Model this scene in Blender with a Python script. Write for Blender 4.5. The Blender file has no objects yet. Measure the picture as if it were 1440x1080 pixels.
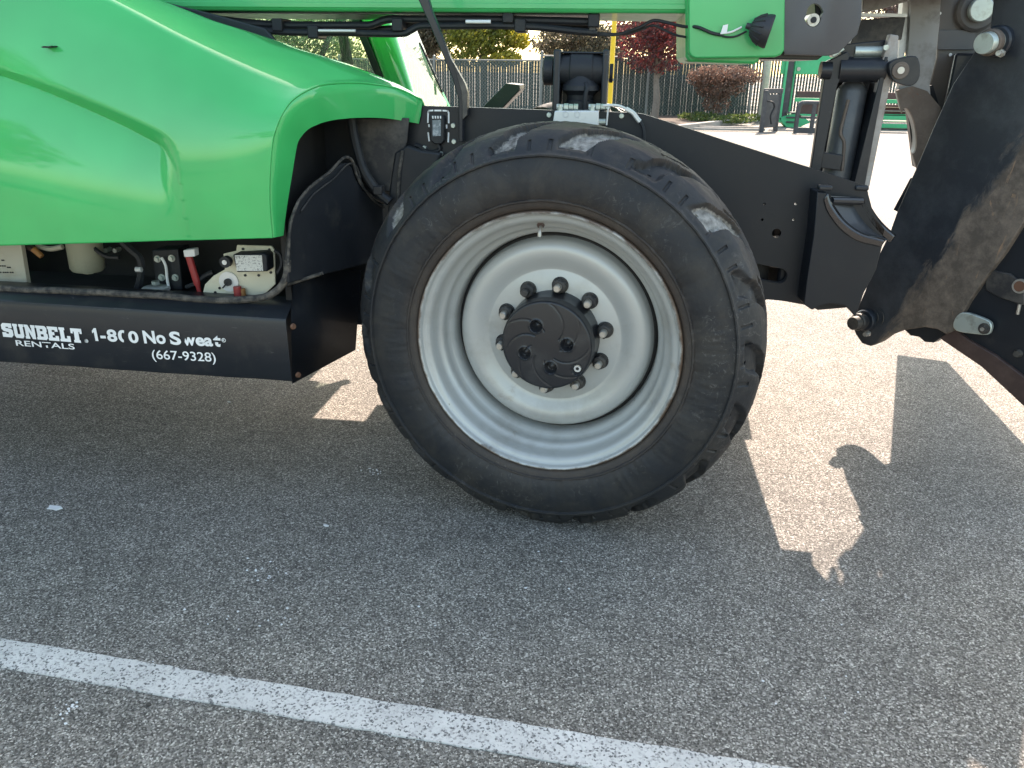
import bpy, bmesh, math, random
from mathutils import Vector, Matrix, noise
random.seed(7)
R = math.radians
S = bpy.context.scene
COL = S.collection

# ------------------------------------------------------------------ camera, sky, sun, exposure
CAM = Vector((0.1791, -2.2702, 1.3997)); PITCH, YAW, ROLL = 0.3763, -0.1214, 0.0144; FPX = 1119.75
FW = Vector((math.sin(YAW)*math.cos(PITCH), math.cos(YAW)*math.cos(PITCH), -math.sin(PITCH)))
_r0 = Vector((math.cos(YAW), -math.sin(YAW), 0)); _u0 = _r0.cross(FW)
RT = _r0*math.cos(ROLL) + _u0*math.sin(ROLL); UP = -_r0*math.sin(ROLL) + _u0*math.cos(ROLL)
cd = bpy.data.cameras.new('camera'); cam = bpy.data.objects.new('camera', cd); COL.objects.link(cam)
m = Matrix((RT, UP, -FW)).transposed().to_4x4(); m.translation = CAM; cam.matrix_world = m
cd.sensor_width = 36; cd.lens = 36*FPX/1440; cd.clip_end = 3000; cd.clip_start = 0.05
S.camera = cam

SUN_EL, SUN_AZ = R(45), R(14)          # azimuth measured from +y towards +x: the sun stands behind the machine
w = bpy.data.worlds.new('World'); S.world = w; w.use_nodes = True
nt = w.node_tree; bg = nt.nodes['Background']
sky = nt.nodes.new('ShaderNodeTexSky'); sky.sky_type = 'NISHITA'; sky.sun_disc = False
sky.sun_elevation = SUN_EL; sky.sun_rotation = SUN_AZ
sky.dust_density = 1.6; sky.ozone_density = 1.0; sky.air_density = 1.0
nt.links.new(sky.outputs[0], bg.inputs[0]); bg.inputs[1].default_value = 0.14
sd = bpy.data.lights.new('sun', 'SUN'); sd.energy = 3.3; sd.angle = R(0.53); sd.color = (1.0, 0.88, 0.92)
sun = bpy.data.objects.new('sun', sd); COL.objects.link(sun)
LD = Vector((-math.sin(SUN_AZ)*math.cos(SUN_EL), -math.cos(SUN_AZ)*math.cos(SUN_EL), -math.sin(SUN_EL)))
sun.rotation_euler = LD.to_track_quat('-Z', 'Y').to_euler(); sun.location = (5, 15, 20)
vs = S.view_settings; vs.view_transform = 'Standard'; vs.look = 'None'; vs.gamma = 1; vs.use_curve_mapping = False
vs.exposure = 2.12
vs.use_white_balance = True; vs.white_balance_temperature = 8100; vs.white_balance_tint = 4
S.render.engine = 'CYCLES'

# ------------------------------------------------------------------ helpers
def at(px, py, x=None, y=None, z=None, p=None, n=None):
    """a point of the photograph carried to a known real plane"""
    d = FW + RT*((px-720)/FPX) - UP*((py-540)/FPX)
    if x is not None: s = (x-CAM.x)/d.x
    elif y is not None: s = (y-CAM.y)/d.y
    elif z is not None: s = (z-CAM.z)/d.z
    else: s = (p-CAM).dot(n)/d.dot(n)
    return CAM + d*s

def smooth(pts, k=4, closed=False):
    out = []; n = len(pts); P = [Vector(p) for p in pts]
    rng = range(n) if closed else range(n-1)
    for i in rng:
        p1, p2 = P[i], P[(i+1) % n]
        p0 = P[(i-1) % n] if closed or i > 0 else p1*2-p2
        p3 = P[(i+2) % n] if closed or i+2 < n else p2*2-p1
        for j in range(k):
            t = j/k
            out.append(0.5*((2*p1)+(p2-p0)*t+(2*p0-5*p1+4*p2-p3)*t*t+(3*p1-p0-3*p2+p3)*t**3))
    if not closed: out.append(P[-1])
    return out

def link(name, me, mat, parent=None, sm=35, bevel=0, seg=2):
    o = bpy.data.objects.new(name, me); COL.objects.link(o)
    if mat: me.materials.append(mat)
    if sm:
        me.shade_smooth(); me.set_sharp_from_angle(angle=R(sm))
    if parent: o.parent = parent
    if bevel:
        b = o.modifiers.new('bevel', 'BEVEL'); b.width = bevel; b.segments = seg; b.limit_method = 'ANGLE'; b.angle_limit = R(40)
        b.harden_normals = False
    return o

class MB:
    def __init__(s): s.b = bmesh.new()
    def build(s, name, mat, parent=None, sm=35, bevel=0, seg=2):
        bmesh.ops.recalc_face_normals(s.b, faces=s.b.faces[:])
        me = bpy.data.meshes.new(name); s.b.to_mesh(me); s.b.free()
        return link(name, me, mat, parent, sm, bevel, seg)
    def prism(s, pts, d):
        """polygon pushed along the vector d"""
        d = Vector(d); v0 = [s.b.verts.new(p) for p in pts]; v1 = [s.b.verts.new(Vector(p)+d) for p in pts]
        n = len(pts); s.b.faces.new(v0); s.b.faces.new(v1[::-1])
        for i in range(n): s.b.faces.new((v0[i], v0[(i+1) % n], v1[(i+1) % n], v1[i]))
        return s
    def box(s, a, b, rot=None):
        a, b = Vector(a), Vector(b); c = (a+b)/2; h = (b-a)/2
        vs_ = []
        for i in (-1, 1):
            for j in (-1, 1):
                for k in (-1, 1):
                    v = Vector((h.x*i, h.y*j, h.z*k))
                    if rot is not None: v = rot @ v
                    vs_.append(s.b.verts.new(c+v))
        for f in ((0,1,3,2),(4,6,7,5),(0,4,5,1),(2,3,7,6),(0,2,6,4),(1,5,7,3)): s.b.faces.new([vs_[i] for i in f])
        return s
    def tube(s, pts, r, n=8, cap=True):
        P = [Vector(p) for p in pts]; rings = []; ref = None
        for i, p in enumerate(P):
            t = (P[min(i+1, len(P)-1)]-P[max(i-1, 0)]).normalized()
            if ref is None:
                ref = Vector((0,0,1)) if abs(t.z) < 0.9 else Vector((1,0,0))
            a = (ref - t*ref.dot(t)).normalized(); ref = a; b = t.cross(a)
            rr = r[i] if isinstance(r, (list, tuple)) else r
            rings.append([s.b.verts.new(p+(a*math.cos(2*math.pi*k/n)+b*math.sin(2*math.pi*k/n))*rr) for k in range(n)])
        for A, B in zip(rings, rings[1:]):
            for k in range(n): s.b.faces.new((A[k], A[(k+1) % n], B[(k+1) % n], B[k]))
        if cap: s.b.faces.new(rings[0][::-1]); s.b.faces.new(rings[-1])
        return s
    def cyl(s, p, axis, r, h, n=24, r2=None):
        p = Vector(p); a = Vector(axis).normalized()
        return s.tube([p, p+a*h], [r, r if r2 is None else r2], n)
    def lathe(s, prof, n=64, c=(0,0,0), closed_end=False):
        """profile of (radius, y) turned about the y axis"""
        c = Vector(c); rings = []
        for (r, y) in prof:
            if r < 1e-6: rings.append([s.b.verts.new(c+Vector((0, y, 0)))])
            else: rings.append([s.b.verts.new(c+Vector((r*math.cos(2*math.pi*k/n), y, r*math.sin(2*math.pi*k/n)))) for k in range(n)])
        for A, B in zip(rings, rings[1:]):
            for k in range(n):
                k2 = (k+1) % n
                if len(A) == 1: s.b.faces.new((A[0], B[k], B[k2]))
                elif len(B) == 1: s.b.faces.new((A[k], A[k2], B[0]))
                else: s.b.faces.new((A[k], A[k2], B[k2], B[k]))
        return s
    def grid(s, rows):
        V = [[s.b.verts.new(p) for p in r] for r in rows]
        for a, b in zip(V, V[1:]):
            for i in range(len(a)-1): s.b.faces.new((a[i], a[i+1], b[i+1], b[i]))
        return s

def empty(name, loc=(0,0,0), rz=0, parent=None):
    o = bpy.data.objects.new(name, None); COL.objects.link(o); o.location = loc; o.rotation_euler = (0,0,rz); o.empty_display_size = .1
    if parent: o.parent = parent
    return o
def tag(o, label, cat, group=None, kind=None):
    o['label'] = label; o['category'] = cat
    if group: o['group'] = group
    if kind: o['kind'] = kind
    return o
def struct(o, label=None, kind='structure'):
    o['kind'] = kind
    if label: o['label'] = label
    return o
def carve(o, cutters):
    """cut real holes: each cutter is an MB"""
    for c in cutters:
        me = bpy.data.meshes.new('cutter'); bmesh.ops.recalc_face_normals(c.b, faces=c.b.faces[:]); c.b.to_mesh(me); c.b.free()
        t = bpy.data.objects.new('cutter', me); COL.objects.link(t)
        md = o.modifiers.new('cut', 'BOOLEAN'); md.operation = 'DIFFERENCE'; md.object = t; md.solver = 'EXACT'
        dg = bpy.context.evaluated_depsgraph_get()
        new = bpy.data.meshes.new_from_object(o.evaluated_get(dg)); o.modifiers.clear(); o.data = new
        bpy.data.objects.remove(t); bpy.data.meshes.remove(me)
    o.data.set_sharp_from_angle(angle=R(35))

# ------------------------------------------------------------------ materials
def nodes(name):
    m = bpy.data.materials.new(name); m.use_nodes = True; t = m.node_tree
    return m, t, t.nodes['Principled BSDF']
def N(t, kind, **kw):
    n = t.nodes.new('ShaderNode'+kind)
    for k, v in kw.items():
        if k.startswith('i_'): n.inputs[k[2:].replace('_', ' ')].default_value = v
        else: setattr(n, k, v)
    return n
def ramp(t, fac, stops):
    r = N(t, 'ValToRGB'); e = r.color_ramp.elements
    while len(e) < len(stops): e.new(0.5)
    for k, (p, c) in enumerate(stops):
        e[k].position = p; e[k].color = (*c, 1) if len(c) == 3 else c
    t.links.new(fac, r.inputs[0]); return r
def mixc(t, fac, a, b, mode='MIX'):
    n = N(t, 'Mix', data_type='RGBA', blend_type=mode)
    for sock, v in ((n.inputs['Factor'], fac), (n.inputs[6], a), (n.inputs[7], b)):
        if hasattr(v, 'is_output'): t.links.new(v, sock)
        elif isinstance(v, (int, float)): sock.default_value = v
        else: sock.default_value = (*v, 1)
    return n.outputs[2]
def tc(t, scale=None, kind='Object'):
    c = N(t, 'TexCoord')
    if scale is None: return c.outputs[kind]
    mp = N(t, 'Mapping'); mp.inputs['Scale'].default_value = scale; t.links.new(c.outputs[kind], mp.inputs['Vector']); return mp.outputs[0]
def nz(t, scale, detail=5, vec=None, rough=0.6, dist=0):
    n = N(t, 'TexNoise'); n.inputs['Scale'].default_value = scale; n.inputs['Detail'].default_value = detail
    n.inputs['Roughness'].default_value = rough; n.inputs['Distortion'].default_value = dist
    t.links.new(vec if vec is not None else tc(t), n.inputs['Vector']); return n.outputs[0]
def bump(t, b, h, strength=.3, dist=.002, prev=None):
    n = N(t, 'Bump'); n.inputs['Strength'].default_value = strength; n.inputs['Distance'].default_value = dist
    t.links.new(h, n.inputs['Height'])
    if prev is not None: t.links.new(prev, n.inputs['Normal'])
    t.links.new(n.outputs[0], b.inputs['Normal']); return n.outputs[0]

def paint(name, col, rough=.35, metal=0, coat=0, grime=None, gscale=7, gpos=(.5,.75), wear=None, wscale=25, wpos=(.66,.70),
          bscale=90, bstr=.05, scratch=None, spec=.5, rvar=.12):
    """painted or bare surface with its own grime, worn spots and scratches"""
    m, t, b = nodes(name)
    b.inputs['Roughness'].default_value = rough; b.inputs['Metallic'].default_value = metal
    b.inputs['Coat Weight'].default_value = coat; b.inputs['Coat Roughness'].default_value = .06; b.inputs['Coat IOR'].default_value = 1.62 if coat > .7 else 1.5
    b.inputs['Specular IOR Level'].default_value = spec
    c = mixc(t, 1.0, col, [x*1.0 for x in col])
    v = ramp(t, nz(t, 2.3, 3), [(.3, (.85,)*3), (.7, (1.1,)*3)])
    c = mixc(t, 1.0, c, v.outputs[0], 'MULTIPLY')
    if grime:
        g = ramp(t, nz(t, gscale, 9, rough=.68), [(gpos[0], (0,)*3), (gpos[1], (1,)*3)])
        c = mixc(t, g.outputs[0], c, grime)
    if wear:
        g = ramp(t, nz(t, wscale, 8, rough=.75, dist=.5), [(wpos[0], (0,)*3), (wpos[1], (1,)*3)])
        c = mixc(t, g.outputs[0], c, wear)
    if scratch:
        g = ramp(t, nz(t, 9, 6, vec=tc(t, (1.2, 1.2, 14)), rough=.7, dist=1.2), [(.64, (0,)*3), (.69, (.8,)*3)])
        c = mixc(t, g.outputs[0], c, scratch)
    t.links.new(c, b.inputs['Base Color'])
    rr = N(t, 'MapRange'); rr.inputs['To Min'].default_value = max(.03, rough-rvar); rr.inputs['To Max'].default_value = rough+rvar
    t.links.new(nz(t, 14, 7), rr.inputs['Value']); t.links.new(rr.outputs[0], b.inputs['Roughness'])
    if bstr: bump(t, b, nz(t, bscale, 4), bstr, .002)
    return m

GREEN = paint('green_paint', (.028,.45,.125), .48, coat=.75, bscale=5, bstr=.010, rvar=.04, spec=.25, wear=(.03,.25,.09), wscale=50, wpos=(.78,.80))
GREEN_DULL = paint('boom_green_paint', (.035,.44,.14), .38, coat=.3, bscale=20, bstr=.02)
BLACK = paint('black_paint', (.0115,.0145,.0195), .42, coat=.12, spec=.4, grime=(.045,.043,.04), gpos=(.52,.85), scratch=(.07,.07,.07), bscale=160, bstr=.06)
BLACK_CLEAN = paint('frame_black_paint', (.0095,.012,.0165), .45, spec=.36, grime=(.022,.022,.021), gpos=(.5,.9), wear=(.10,.10,.10), wscale=60, wpos=(.80,.82), bscale=260, bstr=.05)
GLOSSY = paint('glossy_black', (.010,.011,.013), .16, coat=.6, bscale=60, bstr=.08)
PLASTIC = paint('black_plastic', (.013,.0155,.0195), .55, spec=.4, grime=(.05,.047,.04), gpos=(.55,.8), bscale=220, bstr=.12)
DUSTY = paint('dusty_black', (.018,.018,.02), .6, grime=(.13,.115,.095), gscale=11, gpos=(.42,.8), bscale=80, bstr=.15)
SEAL = paint('rubber_seal', (.022,.022,.022), .8, grime=(.16,.14,.115), gscale=40, gpos=(.42,.72), bscale=70, bstr=.6)
ENGINE = paint('engine_bay_black', (.014,.013,.013), .7, grime=(.035,.03,.025), gpos=(.5,.8))
WORN = paint('worn_blue_black_paint', (.016,.021,.029), .42, coat=.1, grime=(.05,.055,.06), gscale=6, gpos=(.5,.85), wear=(.18,.17,.16), wscale=46, wpos=(.72,.75), scratch=(.10,.10,.105), bscale=50, bstr=.12)
RUSTY = paint('rusty_steel', (.10,.075,.06), .62, grime=(.16,.13,.105), gscale=9, gpos=(.42,.7), wear=(.14,.055,.025), wscale=13, wpos=(.6,.68), scratch=(.24,.21,.18), bscale=60, bstr=.4)
MAROON = paint('rusty_maroon_steel', (.05,.028,.024), .6, grime=(.09,.055,.045), gscale=14, gpos=(.45,.75), bscale=70, bstr=.25)
GREYPLATE = paint('worn_grey_steel', (.27,.265,.255), .5, grime=(.09,.07,.055), gscale=8, gpos=(.5,.75), wear=(.13,.06,.04), wscale=17, wpos=(.66,.70), scratch=(.3,.28,.26), bscale=60, bstr=.15)
BARESTEEL = paint('worn_bare_steel', (.36,.335,.31), .5, grime=(.2,.16,.13), gscale=14, gpos=(.45,.75), wear=(.14,.08,.05), wscale=20, wpos=(.64,.69), scratch=(.5,.48,.45), bscale=60, bstr=.15)
CYLGREY = paint('cylinder_grey_paint', (.05,.056,.064), .42, coat=.1, grime=(.09,.09,.088), gscale=8, gpos=(.45,.8), wear=(.14,.09,.06), wscale=30, wpos=(.68,.72), bscale=80, bstr=.1)
BOOMGREY = paint('boom_head_grey_paint', (.075,.078,.086), .42, grime=(.085,.085,.085), gscale=4, gpos=(.45,.8), wear=(.2,.2,.19), wscale=60, wpos=(.76,.78), bscale=160, bstr=.05)
HEADPLATE = paint('boom_head_brown_black', (.085,.08,.076), .5, grime=(.10,.095,.09), gscale=6, gpos=(.45,.8), wear=(.22,.2,.18), wscale=40, wpos=(.74,.77), bscale=90, bstr=.1)
ZINC = paint('zinc_plating', (.50,.56,.52), .38, metal=.6, grime=(.30,.31,.27), gscale=30, gpos=(.5,.75), wear=(.08,.07,.06), wscale=90, wpos=(.72,.75), bscale=90, bstr=.1)
ALU = paint('bare_aluminium', (.68,.69,.68), .42, metal=.3, grime=(.45,.45,.43), gscale=30, gpos=(.55,.8))
STEELBOLT = paint('bright_bolt', (.50,.48,.44), .4, metal=.7, grime=(.2,.17,.13), gscale=60)
WHITE = paint('white_lettering', (.80,.81,.80), .5, wear=(.10,.10,.10), wscale=180, wpos=(.70,.74), bstr=0)
PALE = paint('pale_panel', (.46,.44,.36), .55, grime=(.30,.26,.19), gscale=12, gpos=(.5,.8), wear=(.07,.06,.05), wscale=70, wpos=(.70,.74))
CREAM = paint('cream_bracket', (.62,.59,.45), .5, grime=(.40,.36,.26), gscale=14, gpos=(.5,.8))
OLIVE = paint('oil_filter_paint', (.30,.30,.22), .45, grime=(.2,.19,.14))
REDP = paint('red_rubber', (.38,.035,.035), .5, grime=(.2,.04,.035))
ORANGE = paint('brass_fitting', (.35,.16,.05), .5, grime=(.16,.07,.03))
YELLOW = paint('yellow_paint', (.80,.52,.03), .5)
LABELM = paint('printed_label', (.60,.60,.55), .5, wear=(.1,.1,.1), wscale=160, wpos=(.55,.58), bstr=0)
GLASSCAP = paint('gauge_glass', (.16,.21,.23), .12, grime=(.36,.40,.42), gscale=60, gpos=(.5,.6))
RODM = paint('chrome_rod', (.6,.6,.6), .2, metal=1)
DARKHOLE = paint('bare_bush', (.16,.08,.05), .6, metal=.3, grime=(.25,.14,.09))

def rim_material():
    m, t, b = nodes('silver_rim_paint')
    b.inputs['Roughness'].default_value = .42; b.inputs['Metallic'].default_value = .25; b.inputs['Coat Weight'].default_value = .2
    c = mixc(t, ramp(t, nz(t, 5, 8, rough=.7), [(.52,(0,)*3),(.78,(1,)*3)]).outputs[0], (.43,.442,.428), (.32,.31,.285))
    # rust and road dirt creeping along the lip
    sx = N(t, 'SeparateXYZ'); t.links.new(tc(t), sx.inputs[0])
    ln = N(t, 'VectorMath', operation='LENGTH'); cb = N(t, 'CombineXYZ')
    t.links.new(sx.outputs[0], cb.inputs[0]); t.links.new(sx.outputs[2], cb.inputs[2]); t.links.new(cb.outputs[0], ln.inputs[0])
    ad = N(t, 'Math', operation='MULTIPLY_ADD'); t.links.new(nz(t, 9, 9, rough=.72), ad.inputs[0]); ad.inputs[1].default_value = .035; t.links.new(ln.outputs['Value'], ad.inputs[2])
    lip = ramp(t, ad.outputs[0], [(.4185,(0,)*3),(.4235,(1,)*3)])
    c = mixc(t, lip.outputs[0], c, (.085,.055,.038))
    chips = ramp(t, nz(t, 55, 6, rough=.7), [(.735,(0,)*3),(.75,(1,)*3)])
    c = mixc(t, chips.outputs[0], c, (.09,.08,.07))
    stn = ramp(t, nz(t, 4, 8, vec=tc(t, (1, 1, 1)), rough=.7, dist=1.6), [(.63,(0,)*3),(.70,(.35,)*3)])
    c = mixc(t, stn.outputs[0], c, (.24,.185,.125))
    t.links.new(c, b.inputs['Base Color']); bump(t, b, nz(t, 120, 4), .06, .001)
    return m
RIM = rim_material()

def rubber_material():
    m, t, b = nodes('tyre_rubber')
    at_ = N(t, 'Attribute', attribute_name='dirt')
    v = ramp(t, nz(t, 7, 9, rough=.7, dist=.6), [(.34,(.008,.011,.016)),(.50,(.016,.017,.019)),(.64,(.030,.028,.026)),(.80,(.065,.057,.05))])
    sc = ramp(t, nz(t, 30, 8, rough=.75, dist=2.0), [(.56,(0,)*3),(.63,(1,)*3)])
    big = ramp(t, nz(t, 3.0, 3), [(.45,(0,)*3),(.62,(1,)*3)])
    fac = N(t, 'Math', operation='MULTIPLY'); t.links.new(sc.outputs[0], fac.inputs[0]); t.links.new(big.outputs[0], fac.inputs[1])
    f2 = N(t, 'Math', operation='MULTIPLY'); t.links.new(fac.outputs[0], f2.inputs[0]); f2.inputs[1].default_value = .6
    c = mixc(t, f2.outputs[0], v.outputs[0], (.11,.105,.10))
    sx = N(t, 'SeparateColor'); t.links.new(at_.outputs['Color'], sx.inputs[0])
    dn = N(t, 'Math', operation='MULTIPLY_ADD'); t.links.new(nz(t, 45, 8, rough=.75), dn.inputs[0]); dn.inputs[1].default_value = 1.1; 
    sb = N(t, 'Math', operation='SUBTRACT'); t.links.new(sx.outputs[0], sb.inputs[0]); sb.inputs[1].default_value = .72
    t.links.new(sb.outputs[0], dn.inputs[2])
    d = ramp(t, dn.outputs[0], [(.42,(0,)*3),(.66,(1,)*3)])
    c = mixc(t, d.outputs[0], c, ramp(t, nz(t, 60, 6), [(.35,(.12,.115,.105)),(.65,(.30,.29,.27))]).outputs[0])
    # brown road dust
    br = N(t, 'Math', operation='MULTIPLY'); t.links.new(sx.outputs[1], br.inputs[0]); t.links.new(nz(t, 12, 7, rough=.7), br.inputs[1])
    c = mixc(t, br.outputs[0], c, (.105,.075,.055))
    t.links.new(c, b.inputs['Base Color']); b.inputs['Roughness'].default_value = .62; b.inputs['Specular IOR Level'].default_value = .45
    p = bump(t, b, nz(t, 60, 8, rough=.7), .35, .003)
    bump(t, b, nz(t, 9, 6, rough=.6), .35, .01, prev=p)
    return m
RUBBER = rubber_material()

def asphalt_material():
    m, t, b = nodes('asphalt')
    co = tc(t)
    vo = N(t, 'TexVoronoi'); vo.inputs['Scale'].default_value = 250; t.links.new(co, vo.inputs['Vector'])
    vo2 = N(t, 'TexVoronoi'); vo2.inputs['Scale'].default_value = 95; t.links.new(co, vo2.inputs['Vector'])
    sx = N(t, 'SeparateColor'); t.links.new(vo.outputs['Color'], sx.inputs[0])
    sx2 = N(t, 'SeparateColor'); t.links.new(vo2.outputs['Color'], sx2.inputs[0])
    c = ramp(t, sx.outputs[0], [(0,(.052,.048,.043)),(.35,(.122,.114,.103)),(.70,(.205,.192,.172)),(.90,(.33,.31,.28)),(1,(.54,.51,.46))]).outputs[0]
    big = ramp(t, sx2.outputs[1], [(.955,(0,)*3),(.965,(1,)*3)])
    dm = ramp(t, vo2.outputs['Distance'], [(.30,(1,)*3),(.42,(0,)*3)])
    f = N(t, 'Math', operation='MULTIPLY'); t.links.new(big.outputs[0], f.inputs[0]); t.links.new(dm.outputs[0], f.inputs[1])
    c = mixc(t, f.outputs[0], c, ramp(t, sx2.outputs[2], [(0,(.10,.085,.07)),(.6,(.24,.23,.21)),(1,(.42,.40,.37))]).outputs[0])
    st = ramp(t, nz(t, .55, 5), [(.3,(.82,.82,.83)),(.5,(1,1,1)),(.72,(1.16,1.14,1.10))])
    c = mixc(t, 1.0, c, st.outputs[0], 'MULTIPLY')
    st2 = ramp(t, nz(t, 9, 6), [(.3,(.85,)*3),(.7,(1.12,)*3)])
    c = mixc(t, 1.0, c, st2.outputs[0], 'MULTIPLY')
    # oil spots, old tracks and darker damp-looking patches
    ol = ramp(t, nz(t, 1.7, 8, rough=.62, dist=.8), [(.60,(0,)*3),(.74,(1,)*3)])
    c = mixc(t, mixc(t, 1.0, ol.outputs[0], (.45,.45,.45), 'MULTIPLY'), c, (.05,.049,.047))
    dr = ramp(t, nz(t, 6.5, 3), [(.715,(0,)*3),(.74,(1,)*3)])
    c = mixc(t, mixc(t, 1.0, dr.outputs[0], (.4,.4,.4), 'MULTIPLY'), c, (.045,.044,.042))
    pl = ramp(t, nz(t, 3.1, 7, rough=.7), [(.66,(0,)*3),(.80,(1,)*3)])
    c = mixc(t, mixc(t, 1.0, pl.outputs[0], (.4,.4,.4), 'MULTIPLY'), c, (.24,.215,.18))
    t.links.new(c, b.inputs['Base Color']); b.inputs['Roughness'].default_value = .78; b.inputs['Specular IOR Level'].default_value = .22
    h = N(t, 'Math', operation='SUBTRACT'); h.inputs[0].default_value = 1; t.links.new(vo.outputs['Distance'], h.inputs[1])
    hs = N(t, 'Math', operation='MULTIPLY_ADD'); t.links.new(sx.outputs[1], hs.inputs[0]); hs.inputs[1].default_value = .9; t.links.new(h.outputs[0], hs.inputs[2])
    bump(t, b, hs.outputs[0], .6, .0025)
    return m
ASPHALT = asphalt_material()

def line_material():
    m, t, b = nodes('road_paint')
    co = tc(t)
    vo = N(t, 'TexVoronoi'); vo.inputs['Scale'].default_value = 205; t.links.new(co, vo.inputs['Vector'])
    sx = N(t, 'SeparateColor'); t.links.new(vo.outputs['Color'], sx.inputs[0])
    a = N(t, 'Math', operation='MULTIPLY_ADD'); t.links.new(nz(t, 22, 7, rough=.7), a.inputs[0]); a.inputs[1].default_value = .9; t.links.new(sx.outputs[0], a.inputs[2])
    k = ramp(t, a.outputs[0], [(.50,(.12,.12,.12)),(.62,(.36,.35,.335)),(.80,(.52,.505,.48)),(1.0,(.60,.585,.555))])
    c = mixc(t, 1.0, k.outputs[0], ramp(t, nz(t, 5, 7, rough=.7), [(.3,(.78,)*3),(.7,(1.08,)*3)]).outputs[0], 'MULTIPLY')
    w2 = ramp(t, nz(t, 14, 9, rough=.8, dist=.6), [(.64,(0,)*3),(.72,(.8,)*3)])
    c = mixc(t, w2.outputs[0], c, (.15,.148,.143))
    t.links.new(c, b.inputs['Base Color']); b.inputs['Roughness'].default_value = .7
    h = N(t, 'Math', operation='SUBTRACT'); h.inputs[0].default_value = 1; t.links.new(vo.outputs['Distance'], h.inputs[1])
    bump(t, b, h.outputs[0], .5, .002)
    return m
LINE = line_material()

def glass_material():
    m, t, b = nodes('cab_glass')
    tr = N(t, 'BsdfTransparent'); tr.inputs[0].default_value = (.84,.90,.86,1)
    gl = N(t, 'BsdfGlossy'); gl.inputs['Roughness'].default_value = .03
    fr = N(t, 'Fresnel'); fr.inputs[0].default_value = 1.3
    mx = N(t, 'MixShader'); t.links.new(fr.outputs[0], mx.inputs[0]); t.links.new(tr.outputs[0], mx.inputs[1]); t.links.new(gl.outputs[0], mx.inputs[2])
    df = N(t, 'BsdfDiffuse'); df.inputs[0].default_value = (.55,.58,.54,1)       # dust film
    m2 = N(t, 'MixShader'); r = ramp(t, nz(t, 22, 9, rough=.8, dist=.7), [(.44,(.02,)*3),(.58,(.09,)*3),(.74,(.30,)*3)])
    t.links.new(r.outputs[0], m2.inputs[0]); t.links.new(mx.outputs[0], m2.inputs[1]); t.links.new(df.outputs[0], m2.inputs[2])
    t.links.new(m2.outputs[0], t.nodes['Material Output'].inputs[0])
    return m
GLASS = glass_material()

def leaf_material(name, cols, tr=.45):
    m, t, b = nodes(name)
    g = N(t, 'NewGeometry')
    st = [(i/(len(cols)-1), c) for i, c in enumerate(cols)]
    r = ramp(t, g.outputs['Random Per Island'], st)
    t.links.new(r.outputs[0], b.inputs['Base Color']); b.inputs['Roughness'].default_value = .6
    tl = N(t, 'BsdfTranslucent'); t.links.new(r.outputs[0], tl.inputs[0])
    mx = N(t, 'MixShader'); mx.inputs[0].default_value = tr
    t.links.new(b.outputs[0], mx.inputs[1]); t.links.new(tl.outputs[0], mx.inputs[2]); t.links.new(mx.outputs[0], t.nodes['Material Output'].inputs[0])
    return m
LEAF_YG = leaf_material('yellow_green_leaves', [(.09,.11,.02),(.17,.19,.03),(.30,.28,.04),(.11,.14,.03)])
LEAF_GOLD = leaf_material('golden_leaves', [(.26,.23,.03),(.42,.36,.04),(.18,.18,.03)])
LEAF_RED = leaf_material('red_maple_leaves', [(.09,.03,.03),(.14,.045,.05),(.06,.03,.03),(.34,.05,.045),(.10,.06,.05)])
LEAF_PINK = leaf_material('pink_red_leaves', [(.42,.05,.05),(.30,.06,.06),(.5,.12,.1)])
LEAF_BROWN = leaf_material('brown_red_leaves', [(.10,.065,.052),(.16,.09,.07),(.08,.06,.05),(.24,.16,.13)])
LEAF_OLIVE = leaf_material('grey_olive_leaves', [(.07,.07,.045),(.11,.10,.06),(.15,.12,.08),(.05,.05,.035)])
LEAF_GREEN = leaf_material('green_leaves', [(.05,.085,.02),(.08,.12,.03),(.13,.16,.05)])
BARK = paint('pale_bark', (.19,.16,.135), .85, grime=(.1,.085,.07), gscale=14, bscale=60, bstr=.5)
SLAT = paint('green_privacy_slat', (.016,.036,.031), .6)
WIRE = paint('galvanised_wire', (.20,.21,.20), .6, metal=.3)
CONC = paint('concrete', (.33,.31,.28), .85, grime=(.22,.20,.18), bscale=90, bstr=.3)
SOIL = paint('planter_soil', (.075,.055,.042), .95, grime=(.12,.10,.07), bscale=40, bstr=.8)
CONE_GREY = paint('rubber_lamp', (.028,.028,.033), .55, grime=(.05,.05,.055))
WOOD = paint('timber', (.28,.20,.13), .8, grime=(.18,.13,.09))
FADED_GREEN = paint('faded_green_paint', (.03,.40,.17), .5, grime=(.06,.42,.2))
DARKRED = paint('dark_red_board', (.10,.045,.045), .7)
GREYSTEEL = paint('weathered_grey_steel', (.05,.05,.055), .6, grime=(.1,.1,.1), wear=(.15,.1,.07))

# ------------------------------------------------------------------ the setting: ground, line, planter
def sheet(name, pts, z, mat, label):
    return struct(MB().grid([[(*pts[0], z), (*pts[1], z)], [(*pts[3], z), (*pts[2], z)]]).build(name, mat, None, 0), label)
sheet('asphalt_yard', [(-400,-400),(400,-400),(400,400),(-400,400)], 0, ASPHALT, 'grey speckled asphalt yard under and around the machine')
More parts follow.
